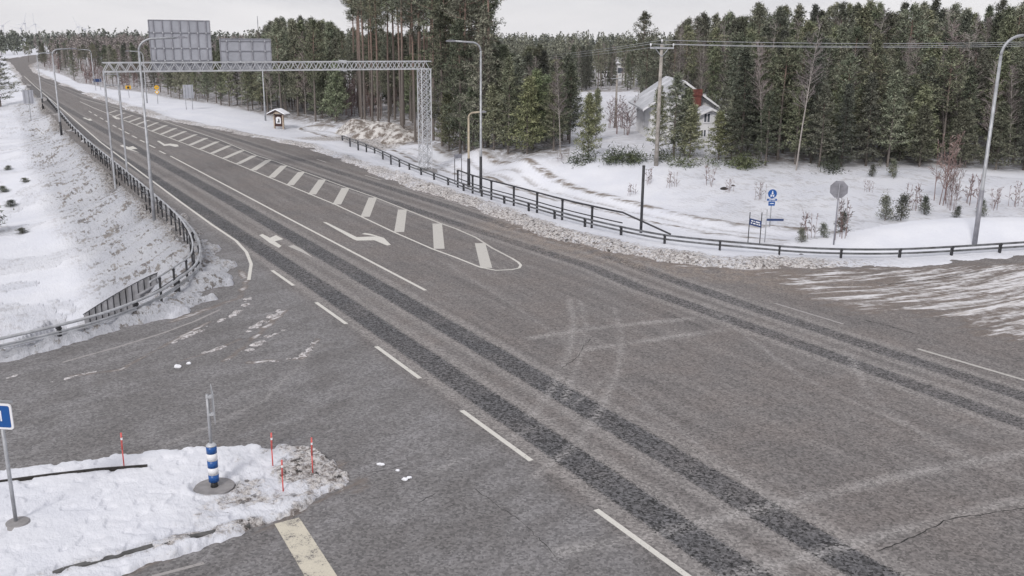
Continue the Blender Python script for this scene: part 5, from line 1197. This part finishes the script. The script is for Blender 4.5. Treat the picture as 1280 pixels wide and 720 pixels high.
# ------------------------------------------------------------------ distant forest as one mass
def distant(n, rmin, rmax, pa, pb, seed, name, label, hlo, hhi, conifer=.6, m=46, ss=1.):
    cenT = []; kinds = []
    Vs = []; Fs = []; off = 0
    rn = np.random.default_rng(seed)
    for i in range(n):
        px = rn.uniform(pa, pb); a = math.atan2((px - 640) / F, math.cos(PITCH)); r = rmin * (rmax / rmin) ** rn.random(); x, y = r * math.sin(a), r * math.cos(a)
        if min_road(x, y) < 7: continue
        H = rn.uniform(hlo, hhi); W_ = H * rn.uniform(.13, .2)
        q = rn.random(m) ** .8; cb = .12 if rn.random() < conifer else .35
        rad = W_ * (1 - q) ** .8 + .2 if cb < .2 else W_ * np.sin(np.pi * np.clip(q * .85 + .12, 0, 1)) * 1.1; aa = rn.uniform(0, 6.28, m)
        c = np.stack([x + np.cos(aa) * rad * .7, y + np.sin(aa) * rad * .7, H * (cb + (1 - cb) * q)], 1)
        sz = (.45 + .5 * (1 - q))[:, None] * min(1.6, .7 + r / 600) * ss; t1 = rn.normal(size=(m, 3)); t1 /= np.linalg.norm(t1, axis=1, keepdims=True); t2 = np.cross(t1, rn.normal(size=(m, 3))); t2 /= np.linalg.norm(t2, axis=1, keepdims=True)
        V = np.stack([c - t1 * sz * .6, c + t1 * sz * .6, c + t2 * sz * .9], 1).reshape(-1, 3)
        tr = np.array([[x - .12, y, -.5], [x + .12, y, -.5], [x, y, H]]); V = np.concatenate([V, tr]); Vs.append(V)
    V = np.concatenate(Vs); o = link(name, np_mesh(name, V, np.arange(len(V)).reshape(-1, 3), 'needle_spruce' if conifer > .4 else 'twig')); tag(o, label, 'forest', kind='stuff')
_RP = np.array(ROAD)
def min_road(x, y):
    return float(poly_sd(np.array([x]), np.array([y]), ROAD)[0])
distant(2600, 330, 1500, -260, 1500, 1, 'distant_forest', 'far dark evergreen forest filling the horizon', 8, 12, .75)
distant(520, 165, 420, 330, 905, 2, 'distant_forest', 'mixed forest mass behind the nearer trees left of the house', 7.5, 11, .6, 150, .55)
distant(600, 130, 420, 905, 1500, 5, 'distant_forest', 'mixed forest mass behind the nearer trees on the right', 9.5, 13, .6, 150, .55)
distant(700, 260, 700, 80, 400, 3, 'distant_thicket', 'brown bare woodland beyond the bend of the road', 6, 9.5, .0, 120, .5)
distant(240, 180, 420, -260, 5, 4, 'distant_forest', 'evergreen wood beyond the snowy field at far left', 8, 11, .7)
# ------------------------------------------------------------------ wind turbines on the horizon
for i, (px, top_) in enumerate(((28, 27), (45, 33), (66, 36), (71, 30), (83, 31), (133, 34), (140, 37))):
    r = 3000.; a = math.atan2((px - 640) / F, math.cos(PITCH)); b = Vector((r * math.sin(a), r * math.cos(a), 0)); z1 = hgt(b, top_) if False else CAM.z + (ray(px, top_).z / math.hypot(ray(px, top_).x, ray(px, top_).y)) * r
    t = thing('wind_turbine', b, ['leftmost', 'second from the left', 'third from the left', 'fourth from the left', 'fifth from the left', 'second from the right', 'rightmost'][i] + ' of the faint wind turbines on the horizon', 'wind turbine', 'wind turbines on the far horizon')
    MB().tube([b, (b.x, b.y, z1)], [1.2, .8], 8).build('tower', 'turbine', t); MB().box((b.x, b.y - 3, z1), (4, 9, 4)).build('nacelle', 'turbine', t)
    for k_ in range(3):
        an = R(20 * i + 120 * k_ + 10); e = Vector((b.x + 30 * math.cos(an), b.y - 8, z1 + 30 * math.sin(an))); MB().tube([(b.x, b.y - 8, z1), e], [.9, .4], 5).build('blade', 'turbine', t)
# thin mast above the smaller board
b = U(324, 56.5, 0); b = CAM + ray(324, 60) * 230; b.z = 0; MBt = thing('radio_mast', b, 'thin distant mast rising above the smaller gantry sign board', 'mast')
MB().tube([b, (b.x, b.y, hgt(b, 20))], [.12, .06], 6).build('mast_tube', 'signrib', MBt); MB().tube([(b.x, b.y, hgt(b, 30)), (b.x, b.y, hgt(b, 20))], [.10, .05], 6).build('antenna_tip', 'signrib', MBt)
# ------------------------------------------------------------------ sky, sun
w = bpy.data.worlds.new('World'); bpy.context.scene.world = w; w.use_nodes = True; nt = w.node_tree; k = N(nt); bg = nt.nodes['Background']
sky = k.n('ShaderNodeTexSky'); sky.sky_type = 'NISHITA'; sky.sun_disc = False; SE, SR = R(38), R(200); sky.sun_elevation = SE; sky.sun_rotation = SR
tc = k.n('ShaderNodeTexCoord').outputs['Generated']; mp2 = k.n('ShaderNodeMapping'); mp2.inputs['Scale'].default_value = (1, 1, 5); k.l(tc, mp2.inputs[0])
n1 = k.noise(mp2.outputs[0], 3.2, 7, .6, .6)
sp = k.n('ShaderNodeSeparateXYZ'); k.l(tc, sp.inputs[0])
cl = k.mix(k.ramp(n1, .3, .7), (4.4, 4.4, 4.75), (6.2, 6.1, 6.3))
cl = k.mix(k.ramp(sp.outputs[2], 0, .06, .5, 0.), cl, (6.9, 6.75, 6.85))
c = k.mix(.93, sky.outputs[0], cl); k.l(c, bg.inputs[0]); bg.inputs[1].default_value = .1
sl_ = bpy.data.lights.new('sun', 'SUN'); sl_.energy = 1.25; sl_.angle = R(12); sl_.color = (1, .96, .92); so = bpy.data.objects.new('sun', sl_); C.objects.link(so)
sdv = Vector((math.sin(SR) * math.cos(SE), math.cos(SR) * math.cos(SE), math.sin(SE))); so.rotation_euler = sdv.to_track_quat('Z', 'Y').to_euler()
# haze
hm = bpy.data.materials.new('haze'); hm.use_nodes = True; nt = hm.node_tree; nt.nodes.remove(nt.nodes['Principled BSDF']); pv = nt.nodes.new('ShaderNodeVolumePrincipled')
pv.inputs['Density'].default_value = .0001; pv.inputs['Color'].default_value = (.93, .94, .97, 1); nt.links.new(pv.outputs[0], nt.nodes['Material Output'].inputs['Volume']); M['haze'] = hm
tag(MB().box((0, 0, 61), (6600, 6600, 130)).build('haze', 'haze'), kind='stuff')['label'] = 'thin grey winter haze over the whole landscape'
sc = bpy.context.scene; vs_ = sc.view_settings; vs_.view_transform = 'Standard'; vs_.look = 'None'; vs_.exposure = .6; vs_.gamma = 1
